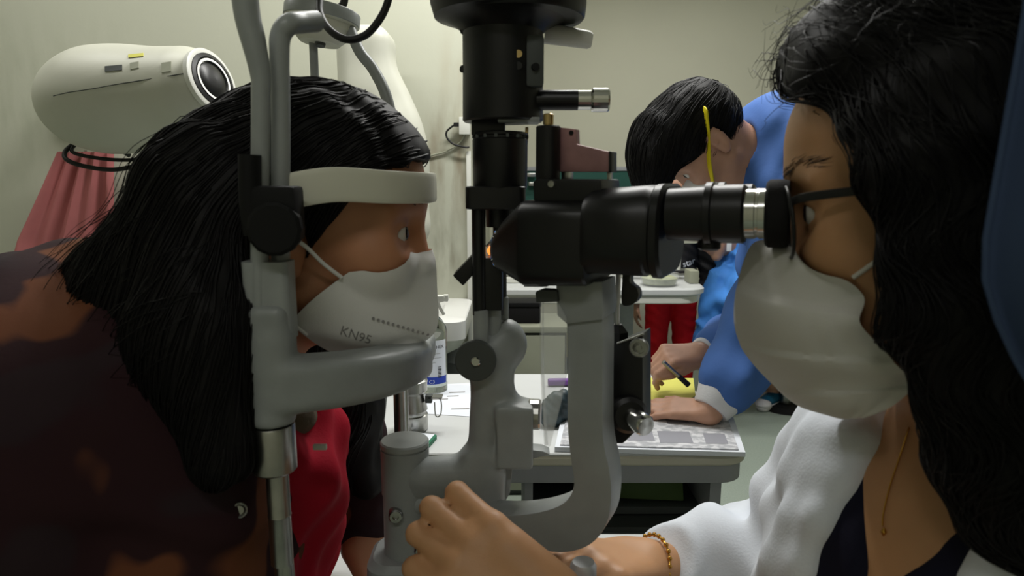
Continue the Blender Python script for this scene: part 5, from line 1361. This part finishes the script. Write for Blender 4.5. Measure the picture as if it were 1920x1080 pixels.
# hair
DHR = SDF()
DHR.el(DH.p(-0.018, 0, 0.046), (0.118, 0.098, 0.103), R=DH.R, k=0.02)
DHR.el(DH.p(0.045, 0, 0.098), (0.044, 0.07, 0.034), R=DH.R, k=0.03)
for a, b_, r1, r2 in (((1725, 330, -0.072), (1790, 560, -0.075), 0.040, 0.038), ((1790, 560, -0.075), (1885, 760, -0.080), 0.038, 0.038), ((1885, 760, -0.08), (2010, 960, -0.09), 0.038, 0.030),
                      ((1880, 250, -0.05), (1960, 560, -0.05), 0.07, 0.07), ((1960, 560, -0.05), (1960, 900, -0.07), 0.07, 0.05), ((1950, 300, 0.04), (1950, 760, 0.04), 0.07, 0.06)):
    DHR.rc(A(*a), A(*b_), r1, r2, k=0.03)
DHR.el(DH.p(0.090, 0, -0.030), (0.066, 0.13, 0.112), R=DH.R, k=0.012, sub=True)
DHR.el(DH.p(0.05, 0, -0.10), (0.068, 0.10, 0.07), R=DH.R, k=0.012, sub=True)
DHR.warp = lambda P: 0.0028*np.sin(P[:, 2]*110 + P[:, 1]*60 + P[:, 0]*35)*np.sin(P[:, 0]*70 - P[:, 2]*30)
dhm = DHR.mesh(0.0038, smooth=2); dh_ = mk('hair', dhm, 'hair_black', dp, 'thick wavy black hair')
def dflow(P):
    q = DH.loc(P); top = np.clip(q[:, 2]/0.12, 0, 1)
    v = -npv(DH.f)[None, :]*(0.9*top + 0.15)[:, None] + np.array([0, 0, -1.0])[None, :] + npv(DH.l)[None, :]*(np.sign(q[:, 1])*0.7*top)[:, None]
    w_ = np.stack([np.sin(P[:, 2]*95), np.cos(P[:, 2]*80), 0*P[:, 0]], 1)*0.45
    return v + w_
rts = pick(dhm, 2400, lambda V: V[:, 0] < 0.42)
mk('hair_strands', strands(grow(DHR, rts, dflow, 26, 0.006, 0.0020, 0.28), 0.0006), 'hair_strand', dh_, kind='stuff')
rts = pick(dhm, 260, lambda V: (DH.loc(V)[:, 2] > 0.07) & (DH.loc(V)[:, 0] > -0.05))
up_ = lambda P: npv(DH.f)[None, :]*0.5 + np.array([0, 0, 0.4])[None, :] + 0.8*np.stack([np.sin(P[:, 2]*120+P[:, 1]*300), np.cos(P[:, 0]*140), np.sin(P[:, 0]*90)], 1)
mk('loose_strands', strands(grow(DHR, rts, up_, 12, 0.004, 0.004, 0.5, 0.022), 0.00035), 'hair_strand', dh_, kind='stuff')
# pleated mask
dr_ = [A(1450, 448), A(1412, 456), A(1390, 500), A(1378, 560), A(1378, 615), A(1396, 660), A(1440, 712), A(1500, 762), A(1560, 778)]
def aside(n_): return [A(1548, 486, n_+0.012), A(1590, 520, n_), A(1620, 560, n_-0.004), A(1612, 600, n_-0.006), A(1640, 640, n_-0.006), A(1690, 690, n_-0.004), A(1722, 712, n_), A(1680, 752, n_+0.008), A(1630, 775, n_+0.02)]
dne = aside(-0.060); dfe = [p + AN*(2*abs((p-PIV).dot(AN))) for p in dne]
def dbul(t_, s, sd): return AN*(sd*0.016*math.sin(math.pi*s)*math.sin(math.pi*(0.2+0.6*t_))) - AX*(0.006*math.sin(math.pi*s)*math.sin(math.pi*t_))
def dple(t_, s):
    st = 0
    for c_ in (0.33, 0.58, 0.78): st += 0.0022/(1+math.exp(-(t_-c_)*50)) - 0.0030*max(0, min(1, (t_-c_+0.22)/0.22))*(t_ < c_)
    fold = 0.004*max(0, s-0.55)*math.sin(22*t_+9*s) + 0.0016*math.sin(40*s+11*t_)*max(0, s-0.5)
    return -AX*(st*(0.15+2.4*s*(1-s))) - AN*(st*s*1.0) + AN*fold
dmm = mask_sheet(dr_, dne, dfe, dbul, dple, 60, 31)
push_out(dmm, X, 0.0032); dmk = mk('face_mask', dmm, 'mask_grey', dp, 'pale pleated mask')
def ear_loop(p0, p1): mk('ear_loop', tube([p0, p0.lerp(p1, 0.5) - AN*0.006, p1], 0.0016, 8), 'mask_grey', dmk)
ear_loop(A(1600, 520, -0.062), DH.p(-0.01, 0.082, 0.01)); ear_loop(A(1722, 712, -0.06), DH.p(-0.012, 0.082, -0.02))
# glasses
gl = mk('glasses', join_meshes([tube([DH.p(0.096, q*0.009, 0.004), DH.p(0.099, 0, 0.007), DH.p(0.096, -q*0.009, 0.004)], 0.0016, 8) for q in (1,)]), 'black_enamel', dp, 'thin dark rimmed glasses')
for q in (-1, 1):
    ring = []
    for i in range(33):
        a = 2*math.pi*i/32; ca, sa = math.cos(a), math.sin(a)
        ring.append(DH.p(0.0945 - 0.006*(0.5 + 0.5*ca)**2, q*(0.0345 + 0.0265*math.copysign(abs(ca)**0.8, ca)), -0.006 + 0.0235*math.copysign(abs(sa)**0.8, sa)))
    mk('rim', tube(ring, 0.0013, 8, 0), 'black_enamel', gl)
    mk('lens', prism([p - DH.f*0.0006 for p in ring[:-1]], DH.f*0.0012, 0), 'clear_acrylic', gl)
    mk('temple_arm', tube([DH.p(0.088, q*0.061, 0.008), DH.p(0.075, q*0.070, 0.010), DH.p(0.02, q*0.078, 0.010), DH.p(-0.03, q*0.080, 0.008), DH.p(-0.045, q*0.078, -0.01)], 0.0022, 10, 6, flat=(0.0028, 0.0012), up=(0, 0, 1)), 'black_enamel', gl)
# necklace and bracelet
bc = wrF.lerp(elF, 0.02); bx1, by1, bz1 = frame(elF-wrF)
br = mk('bracelet', tube([bc + bx1*(0.0285*math.cos(a)) + by1*(0.0285*math.sin(a)) for a in [2*math.pi*i/24 for i in range(25)]], 0.0012, 8, 0), 'gold', dp, 'gold chain bracelet')
for i in range(26):
    a = 2*math.pi*i/26; c = bc + bx1*(0.0288*math.cos(a)) + by1*(0.0288*math.sin(a))
    mk('bracelet_bead', lathe(c - bz1*0.0022, bz1, [(0, 0.0006), (0.0008, 0.0020), (0.0022, 0.0025), (0.0036, 0.0020), (0.0044, 0.0006)], 10), 'gold', br)
nk = []
for px, py in ((1706, 800), (1690, 850), (1670, 910), (1658, 960), (1656, 985)):
    h = hit(xm, px, py)
    if h: nk.append(h + V3((-0.001, -0.001, 0.0)))
if len(nk) > 2:
    ncl = mk('necklace', tube(nk, 0.0006, 6), 'gold', dp); mk('pendant', lathe(nk[-1] + V3((0, -0.002, -0.006)), UZ, [(0, 0.0005), (0.003, 0.002), (0.006, 0.0005)], 10), 'gold', ncl)
# ------------------------------------------------------------------ person in blue gown writing at the desk
WO = U(1318, 272, 1.56)
WH_ = Head(WO, (-0.55, 0.02, -0.83), (-0.83, 0, 0.55), 1.03)
wp = thing('person', 'person in royal blue gown with yellow mask strap, bent over the desk writing', 'person', (0.95, 1.75, 0))
Bw = SDF(); WH_.add(Bw)
nkb = U(1430, 330, 1.6); hip = V3((1.10, 1.82, 0.95))
Bw.rc(WH_.p(-0.04, 0, -0.04), nkb, 0.052, 0.06, k=0.03)
Bw.rc(nkb, hip, 0.11, 0.14, k=0.05)
sn = U(1500, 395, 1.48); en_ = U(1440, 610, 1.42); wn = U(1330, 772, 1.335)
sf = U(1450, 395, 1.78); ef_ = U(1440, 600, 1.72); wf = U(1314, 664, 1.52)
Bw.rc(sn, en_, 0.05, 0.042, k=0.03); Bw.rc(en_, wn, 0.04, 0.029, k=0.02)
Bw.rc(sf, ef_, 0.05, 0.042, k=0.03); Bw.rc(ef_, wf, 0.04, 0.029, k=0.02)
hand(Bw, wn, U(1265, 765, 1.36)-wn, (0.15, -0.35, 1), (-0.1, 1.0, 0.3), [(0.15, 0.25, 0.15), (0.15, 0.3, 0.15), (0.2, 0.3, 0.15), (0.2, 0.3, 0.2)], thumb=(0.5, 0.1, 0.2), sc=0.9)
hand(Bw, wf, U(1246, 668, 1.50)-wf, (-0.1, -0.45, 0.9), (-0.3, -0.9, -0.2), [(0.7, 0.9, 0.4), (0.9, 1.1, 0.5), (1.0, 1.1, 0.6), (1.1, 1.1, 0.6)], thumb=(0.35, 0.35, 0.5), sc=1.0)
for q in (-1, 1):
    Bw.rc(hip + V3((0.0, 0.09*q, -0.02)), (1.13, 1.82+0.10*q, 0.48), 0.09, 0.06, k=0.03); Bw.rc((1.13, 1.82+0.10*q, 0.48), (1.14, 1.82+0.10*q, 0.08), 0.055, 0.042, k=0.02)
    Bw.rc((1.14, 1.82+0.10*q, 0.05), (1.0, 1.80+0.10*q, 0.035), 0.04, 0.03, k=0.02)
bwm = Bw.mesh(0.005, smooth=1); mk('body', bwm, 'skin_pale', wp)
WH_.eyes(wp)
Hw = SDF()
Hw.el(WH_.p(-0.022, 0, 0.040), (0.108, 0.088, 0.102), R=WH_.R, k=0.02)
Hw.el(U(1245, 270, 1.56), (0.080, 0.085, 0.085), k=0.035)
Hw.el(U(1222, 310, 1.55), (0.050, 0.08, 0.075), k=0.03)
Hw.el(WH_.p(0.075, 0, -0.05), (0.078, 0.13, 0.085), R=WH_.R, k=0.012, sub=True)
Hw.el(WH_.p(-0.010, 0.10, -0.030), (0.045, 0.045, 0.062), R=WH_.R, k=0.01, sub=True); Hw.el(WH_.p(-0.010, -0.10, -0.030), (0.045, 0.045, 0.062), R=WH_.R, k=0.01, sub=True)
Hw.hs(U(1250, 372, 1.55), (0.0, 0, -1))
Hw.warp = lambda P: 0.0025*np.sin(P[:, 0]*120+P[:, 1]*60)*np.sin(P[:, 2]*30)
hwm = Hw.mesh(0.005, smooth=2); hw_ = mk('hair', hwm, 'hair_black', wp, 'straight black hair')
fl_ = lambda P: np.stack([-0.5*np.clip((P[:, 2]-WO.z)/0.08, 0, 1) - 0.1, 0*P[:, 0], -0.9 + 0*P[:, 0]], 1)
rts = pick(hwm, 900, lambda V: V[:, 1] < 1.62)
mk('hair_strands', strands(grow(Hw, rts, fl_, 16, 0.007, 0.002, 0.15), 0.0009), 'hair_strand', hw_, kind='stuff')
class Both:
    pass
sp_ = []
for px, py in ((1320, 206), (1324, 225), (1326, 245), (1327, 264)):
    h = hit(hwm, px, py)
    if h: sp_.append(h + V3((0, -0.003, 0.001)))
ey_ = [h for h in (hit(bwm, px, py) for px, py in ((1329, 300), (1332, 322), (1336, 346), (1338, 362))) if h]
stp = sp_[:1] and [V3((sp_[0].x-0.004, 1.56, sp_[0].z+0.012))] + sp_ + [h + V3((-0.001, -0.004, 0)) for h in ey_]
if stp and len(stp) > 3: mk('mask_strap', tube(stp, 0.0035, 10, 6, flat=(0.006, 0.002)), 'yellow_elastic', wp, 'bright yellow mask strap')
ym = SDF(); ym.el(WH_.p(0.07, 0, -0.06), (0.05, 0.056, 0.055), R=WH_.R); mk('mask', ym.mesh(0.006), 'mask_white', wp)
G = SDF()
G.rc(nkb + V3((0.03, 0.01, 0.005)), hip + V3((0, 0, 0.02)), 0.155, 0.19, k=0.05)
G.rc(sn + V3((0.015, 0, 0.03)), sf + V3((0.015, 0, 0.03)), 0.105, 0.105, k=0.06)
G.el(U(1500, 270, 1.6), (0.13, 0.2, 0.14), k=0.06)
G.rc(sn, en_, 0.095, 0.086, k=0.04); G.rc(en_, wn.lerp(en_, 0.27), 0.086, 0.060, k=0.04)
G.rc(sf, ef_, 0.095, 0.08, k=0.04); G.rc(ef_, wf.lerp(ef_, 0.15), 0.075, 0.055, k=0.03)
G.rc(hip, (1.14, 1.82, 0.35), 0.19, 0.21, k=0.05)
G.hs((0, 0, 0.36), (0, 0, -1))
G.rc(WH_.p(-0.03, 0, -0.07), nkb.lerp(WH_.p(-0.04, 0, -0.04), 0.2), 0.062, 0.06, k=0.01, sub=True)
G.warp = lambda P: 0.009*np.sin(P[:, 0]*34 + P[:, 2]*26 + 2*np.sin(P[:, 1]*15))*np.sin(P[:, 2]*19 - P[:, 0]*12) + 0.003*np.sin(P[:, 0]*80 - P[:, 2]*60)
gm_ = G.mesh(0.007, smooth=2); gw = mk('gown', gm_, 'gown_blue', wp, 'royal blue protective gown')
for a, b_, r in ((wn, en_, 0.042), (wf, ef_, 0.037)):
    ax2 = (b_-a).normalized(); Lc = (b_-a).length*0.23
    mk('cuff', lathe(a + ax2*0.004, ax2, [(0, r*0.86), (0.004, r*0.95), (Lc*0.5, r*1.12), (Lc, r*1.4)], 28), 'cuff_white', gw)
pen = thing('pen', 'slim grey pen held by the writing hand', 'pen', U(1290, 722, 1.46))
p0, p1 = U(1243, 678, 1.455), U(1291, 722, 1.455)
mk('barrel', lathe(p0, p1-p0, [(0, 0.003), (0.001, 0.0048), ((p1-p0).length-0.014, 0.0048), ((p1-p0).length-0.013, 0.0056), ((p1-p0).length, 0.0056)], 16), 'steel', pen)
mk('cap', lathe(p0.lerp(p1, 0.62), p1-p0, [(0, 0.0058), ((p1-p0).length*0.38, 0.0064), ((p1-p0).length*0.385, 0.003)], 16), 'trouser_dark', pen)

# ------------------------------------------------------------------ person in dark jacket and red trousers behind the far table
RY = 3.62; rx = U(1258, 570, RY).x
rp = thing('person', 'slim person in bright red trousers and black lettered jacket behind the far table', 'person', (rx, RY, 0))
RH = Head((rx, RY-0.02, 1.22), (-0.2, -1, -0.1), (0, 0, 1), 0.92)
Rb = SDF(); RH.add(Rb); Rb.rc(RH.p(-0.03, 0, -0.04), (rx, RY, 1.06), 0.045, 0.05, k=0.03); Rb.rc((rx, RY, 1.0), (rx, RY, 0.70), 0.09, 0.075, k=0.04)
cz = zat(575, RY)
for q in (-1, 1):
    Rb.rc((rx+q*0.075, RY, cz+0.08), (rx+q*0.083, RY, 0.34), 0.062, 0.045, k=0.03); Rb.rc((rx+q*0.083, RY, 0.34), (rx+q*0.085, RY, 0.07), 0.04, 0.033, k=0.02); Rb.rc((rx+q*0.085, RY, 0.05), (rx+q*0.085, RY-0.12, 0.035), 0.034, 0.028, k=0.02)
    Rb.rc((rx+q*0.14, RY, 1.0), (rx+q*0.20, RY, 0.80), 0.04, 0.035, k=0.03); Rb.rc((rx+q*0.20, RY, 0.80), (rx+q*0.20, RY-0.02, 0.60), 0.033, 0.025, k=0.02)
    hand(Rb, (rx+q*0.20, RY-0.02, 0.60), (0, -0.05, -1), (q, 0, 0), (0, -1, 0), [(0.3, 0.4, 0.2)]*4, sc=0.8)
mk('body', Rb.mesh(0.008), 'skin_pale', rp); RH.eyes(rp)
Rt = SDF()
for q in (-1, 1):
    Rt.rc((rx+q*0.062, RY, cz+0.10), (rx+q*0.078, RY, 0.40), 0.082, 0.060, k=0.008); Rt.rc((rx+q*0.078, RY, 0.40), (rx+q*0.083, RY, 0.10), 0.060, 0.052, k=0.02)
Rt.rc((rx-0.05, RY, cz+0.10), (rx+0.05, RY, cz+0.10), 0.088, 0.088, k=0.02)
Rt.warp = lambda P: 0.0012*np.sin(P[:, 2]*110 + 2*np.sin(P[:, 0]*40))
mk('trousers', Rt.mesh(0.007), 'red_trouser', rp, 'bright red creased trousers')
Rj = SDF()
Rj.rc((rx, RY, 1.02), (rx, RY, 0.74), 0.125, 0.135, k=0.04); Rj.rc((rx-0.13, RY, 1.03), (rx+0.13, RY, 1.03), 0.06, 0.06, k=0.05)
for q in (-1, 1): Rj.rc((rx+q*0.15, RY, 1.02), (rx+q*0.20, RY, 0.80), 0.058, 0.052, k=0.03); Rj.rc((rx+q*0.20, RY, 0.80), (rx+q*0.20, RY-0.02, 0.62), 0.05, 0.042, k=0.03)
Rj.hs((0, 0, 0.61), (0, 0, -1)); Rj.hs((0, 0, 1.09), (0, 0, 1))
Rj.warp = lambda P: 0.006*np.sin(P[:, 0]*70 + P[:, 2]*95)*np.sin(P[:, 2]*25)
rjm = Rj.mesh(0.008, smooth=1); rj = mk('jacket', rjm, 'jacket_black', rp, 'black jacket with white lettering')
h = hit(rjm, 1282, 500)
if h:
    tm = text_mesh('star', 0.05, h + V3((-0.004, -0.02, -0.004)), V3((0.97, 0, 0.25)), V3((-0.25, 0, 0.97)), 0.0)
    bt_ = BVHTree.FromPolygons([v.co for v in rjm.vertices], [tuple(p.vertices) for p in rjm.polygons])
    for v in tm.vertices:
        hh = bt_.ray_cast(V3((v.co.x, 2.5, v.co.z)), V3((0, 1, 0)))
        if hh[0] is not None: v.co = hh[0] + V3((0, -0.003, 0))
    mk('lettering', tm, 'paper_white', rj)
Rh = SDF(); Rh.el(RH.p(-0.015, 0, 0.04), (0.10, 0.082, 0.094), R=RH.R); Rh.el(RH.p(0.10, 0, -0.05), (0.09, 0.12, 0.10), R=RH.R, k=0.01, sub=True)
mk('hair', Rh.mesh(0.008), 'hair_black', rp)
Rs = SDF()
for q in (-1, 1): Rs.rc((rx+q*0.085, RY+0.01, 0.05), (rx+q*0.085, RY-0.14, 0.04), 0.045, 0.038, k=0.02)
Rs.hs((0, 0, 0.002), (0, 0, -1)); mk('shoes', Rs.mesh(0.008), 'black_rubber', rp)

# ------------------------------------------------------------------ seated person in sky blue gown with sneakers, far right
GY = 3.5
gp = thing('person', 'grey haired person in crinkled sky blue gown and teal sneakers, seated far behind', 'person', (U(1440, 640, 3.6).x, 3.6, 0))
GH = Head(U(1338, 438, 3.36), (-0.75, -0.1, -0.65), (-0.65, 0, 0.75), 0.95)
Gb = SDF(); GH.add(Gb)
gs = U(1390, 478, 3.45); ghp = U(1470, 640, 3.62)
Gb.rc(GH.p(-0.03, 0, -0.05), gs, 0.05, 0.06, k=0.03); Gb.rc(gs, ghp, 0.11, 0.13, k=0.05)
kn2 = [V3((U(1395, 640, 3.45).x, 3.46, 0.5)), V3((U(1400, 640, 3.45).x, 3.66, 0.5))]
sh2 = [onz(1446, 752, 0.03), onz(1452, 738, 0.03)]
for kq, sq in zip(kn2, sh2):
    Gb.rc(ghp + V3((0, kq.y-3.56, 0)), kq, 0.075, 0.055, k=0.03); Gb.rc(kq, sq + V3((0.02, 0.02, 0.06)), 0.05, 0.035, k=0.02); Gb.rc(sq + V3((0.02, 0.02, 0.03)), sq + V3((-0.07, -0.06, 0.01)), 0.035, 0.03, k=0.02)
for q in (-1, 1):
    e2 = gs + V3((-0.08, 0.18*q, -0.22)); w2 = e2 + V3((0.06, -0.02, -0.13))
    Gb.rc(gs + V3((0, 0.15*q, -0.02)), e2, 0.042, 0.035, k=0.03); Gb.rc(e2, w2, 0.034, 0.026, k=0.02)
    hand(Gb, w2, (0.3, 0, -1), (-1, 0, -0.3), (0, -q, 0), [(0.3, 0.4, 0.2)]*4, sc=0.9)
mk('body', Gb.mesh(0.008), 'skin_pale', gp); GH.eyes(gp)
Gg = SDF()
Gg.rc(gs + V3((0.02, 0, 0)), ghp, 0.16, 0.19, k=0.05); Gg.rc(gs + V3((0.01, -0.13, 0)), gs + V3((0.01, 0.13, 0)), 0.085, 0.085, k=0.05)
for q in (-1, 1):
    e2 = gs + V3((-0.08, 0.18*q, -0.22)); w2 = e2 + V3((0.05, -0.02, -0.12))
    Gg.rc(gs + V3((0, 0.15*q, -0.02)), e2, 0.075, 0.07, k=0.03); Gg.rc(e2, w2, 0.068, 0.055, k=0.02)
Gg.rc(U(1352, 520, 3.38), U(1335, 620, 3.4), 0.07, 0.085, k=0.05); Gg.rc(U(1335, 620, 3.4), U(1345, 690, 3.42), 0.085, 0.10, k=0.05)
for kq in kn2: Gg.rc(ghp + V3((0, kq.y-3.56, 0)), kq, 0.11, 0.085, k=0.04); Gg.rc(kq, V3((kq.x, kq.y, 0.30)), 0.085, 0.095, k=0.04)
Gg.hs((0, 0, 0.26), (0, 0, -1)); Gg.rc(GH.p(0, 0, -0.02), GH.p(0, 0, 0.05), 0.10, 0.11, k=0.01, sub=True)
Gg.warp = lambda P: 0.018*np.abs(np.sin(P[:, 0]*26 + P[:, 2]*20 + 2*np.sin(P[:, 2]*14)))*np.sin(P[:, 2]*24 - P[:, 0]*18) + 0.005*np.sin(P[:, 0]*60 - P[:, 2]*48)
mk('gown', Gg.mesh(0.009, smooth=1), 'gown_sky', gp, 'crinkled sky blue disposable gown')
Gh = SDF(); Gh.el(GH.p(-0.02, 0, 0.03), (0.105, 0.086, 0.098), R=GH.R); Gh.el(GH.p(0.10, 0, -0.07), (0.09, 0.12, 0.09), R=GH.R, k=0.01, sub=True)
Gh.warp = lambda P: 0.004*np.sin(P[:, 0]*190+P[:, 1]*120)
mk('hair', Gh.mesh(0.006, smooth=0), 'grey_hair', gp, 'short grey brown hair')
mk('badge', box(U(1367, 462, 3.28), (0.012, 0.003, 0.024), bevel=0.002), 'paper_white', gp)
Gt = SDF()
for kq, sq in zip(kn2, sh2): Gt.rc(kq, sq + V3((0.02, 0.02, 0.10)), 0.065, 0.05, k=0.02)
mk('trousers', Gt.mesh(0.008), 'trouser_dark', gp)
for sq in sh2:
    s0, s1 = sq + V3((0.06, 0.05, 0)), sq + V3((-0.075, -0.075, 0))
    So = SDF(); So.rc((s0.x, s0.y, 0.035), (s1.x, s1.y, 0.03), 0.042, 0.040, k=0.02); So.hs((0, 0, 0.032), (0, 0, 1)); So.hs((0, 0, 0.002), (0, 0, -1))
    so = mk('sneaker', So.mesh(0.005), 'shoe_white', gp)
    Su = SDF(); Su.rc((s0.x, s0.y, 0.06), (s1.x+0.01, s1.y+0.01, 0.042), 0.043, 0.034, k=0.02); Su.rc((s0.x, s0.y, 0.06), (s0.x, s0.y, 0.10), 0.040, 0.036, k=0.02); Su.hs((0, 0, 0.0325), (0, 0, -1)); Su.hs((0, 0, 0.115), (0, 0, 1))
    mk('sneaker_upper', Su.mesh(0.005), 'teal_shoe', so, 'teal upper')
    St = SDF(); St.el((s1.x, s1.y, 0.035), (0.046, 0.046, 0.034)); St.hs((0, 0, 0.03), (0, 0, -1)); mk('toe_cap', St.mesh(0.005), 'shoe_white', so)
gs_ = thing('far_stool', 'stool under the person in the sky blue gown', 'stool', (ghp.x+0.03, ghp.y, 0))
mk('seat', lathe((ghp.x+0.03, ghp.y, ghp.z-0.20), UZ, [(0, 0.17), (0.05, 0.17), (0.05, 0)], 32), 'black_rubber', gs_)
mk('post', lathe((ghp.x+0.03, ghp.y, 0.02), UZ, [(0, 0.03), (ghp.z-0.22, 0.03)], 16), 'steel', gs_)
mk('base', lathe((ghp.x+0.03, ghp.y, 0), UZ, [(0, 0.13), (0.03, 0.11)], 32), 'black_rubber', gs_)
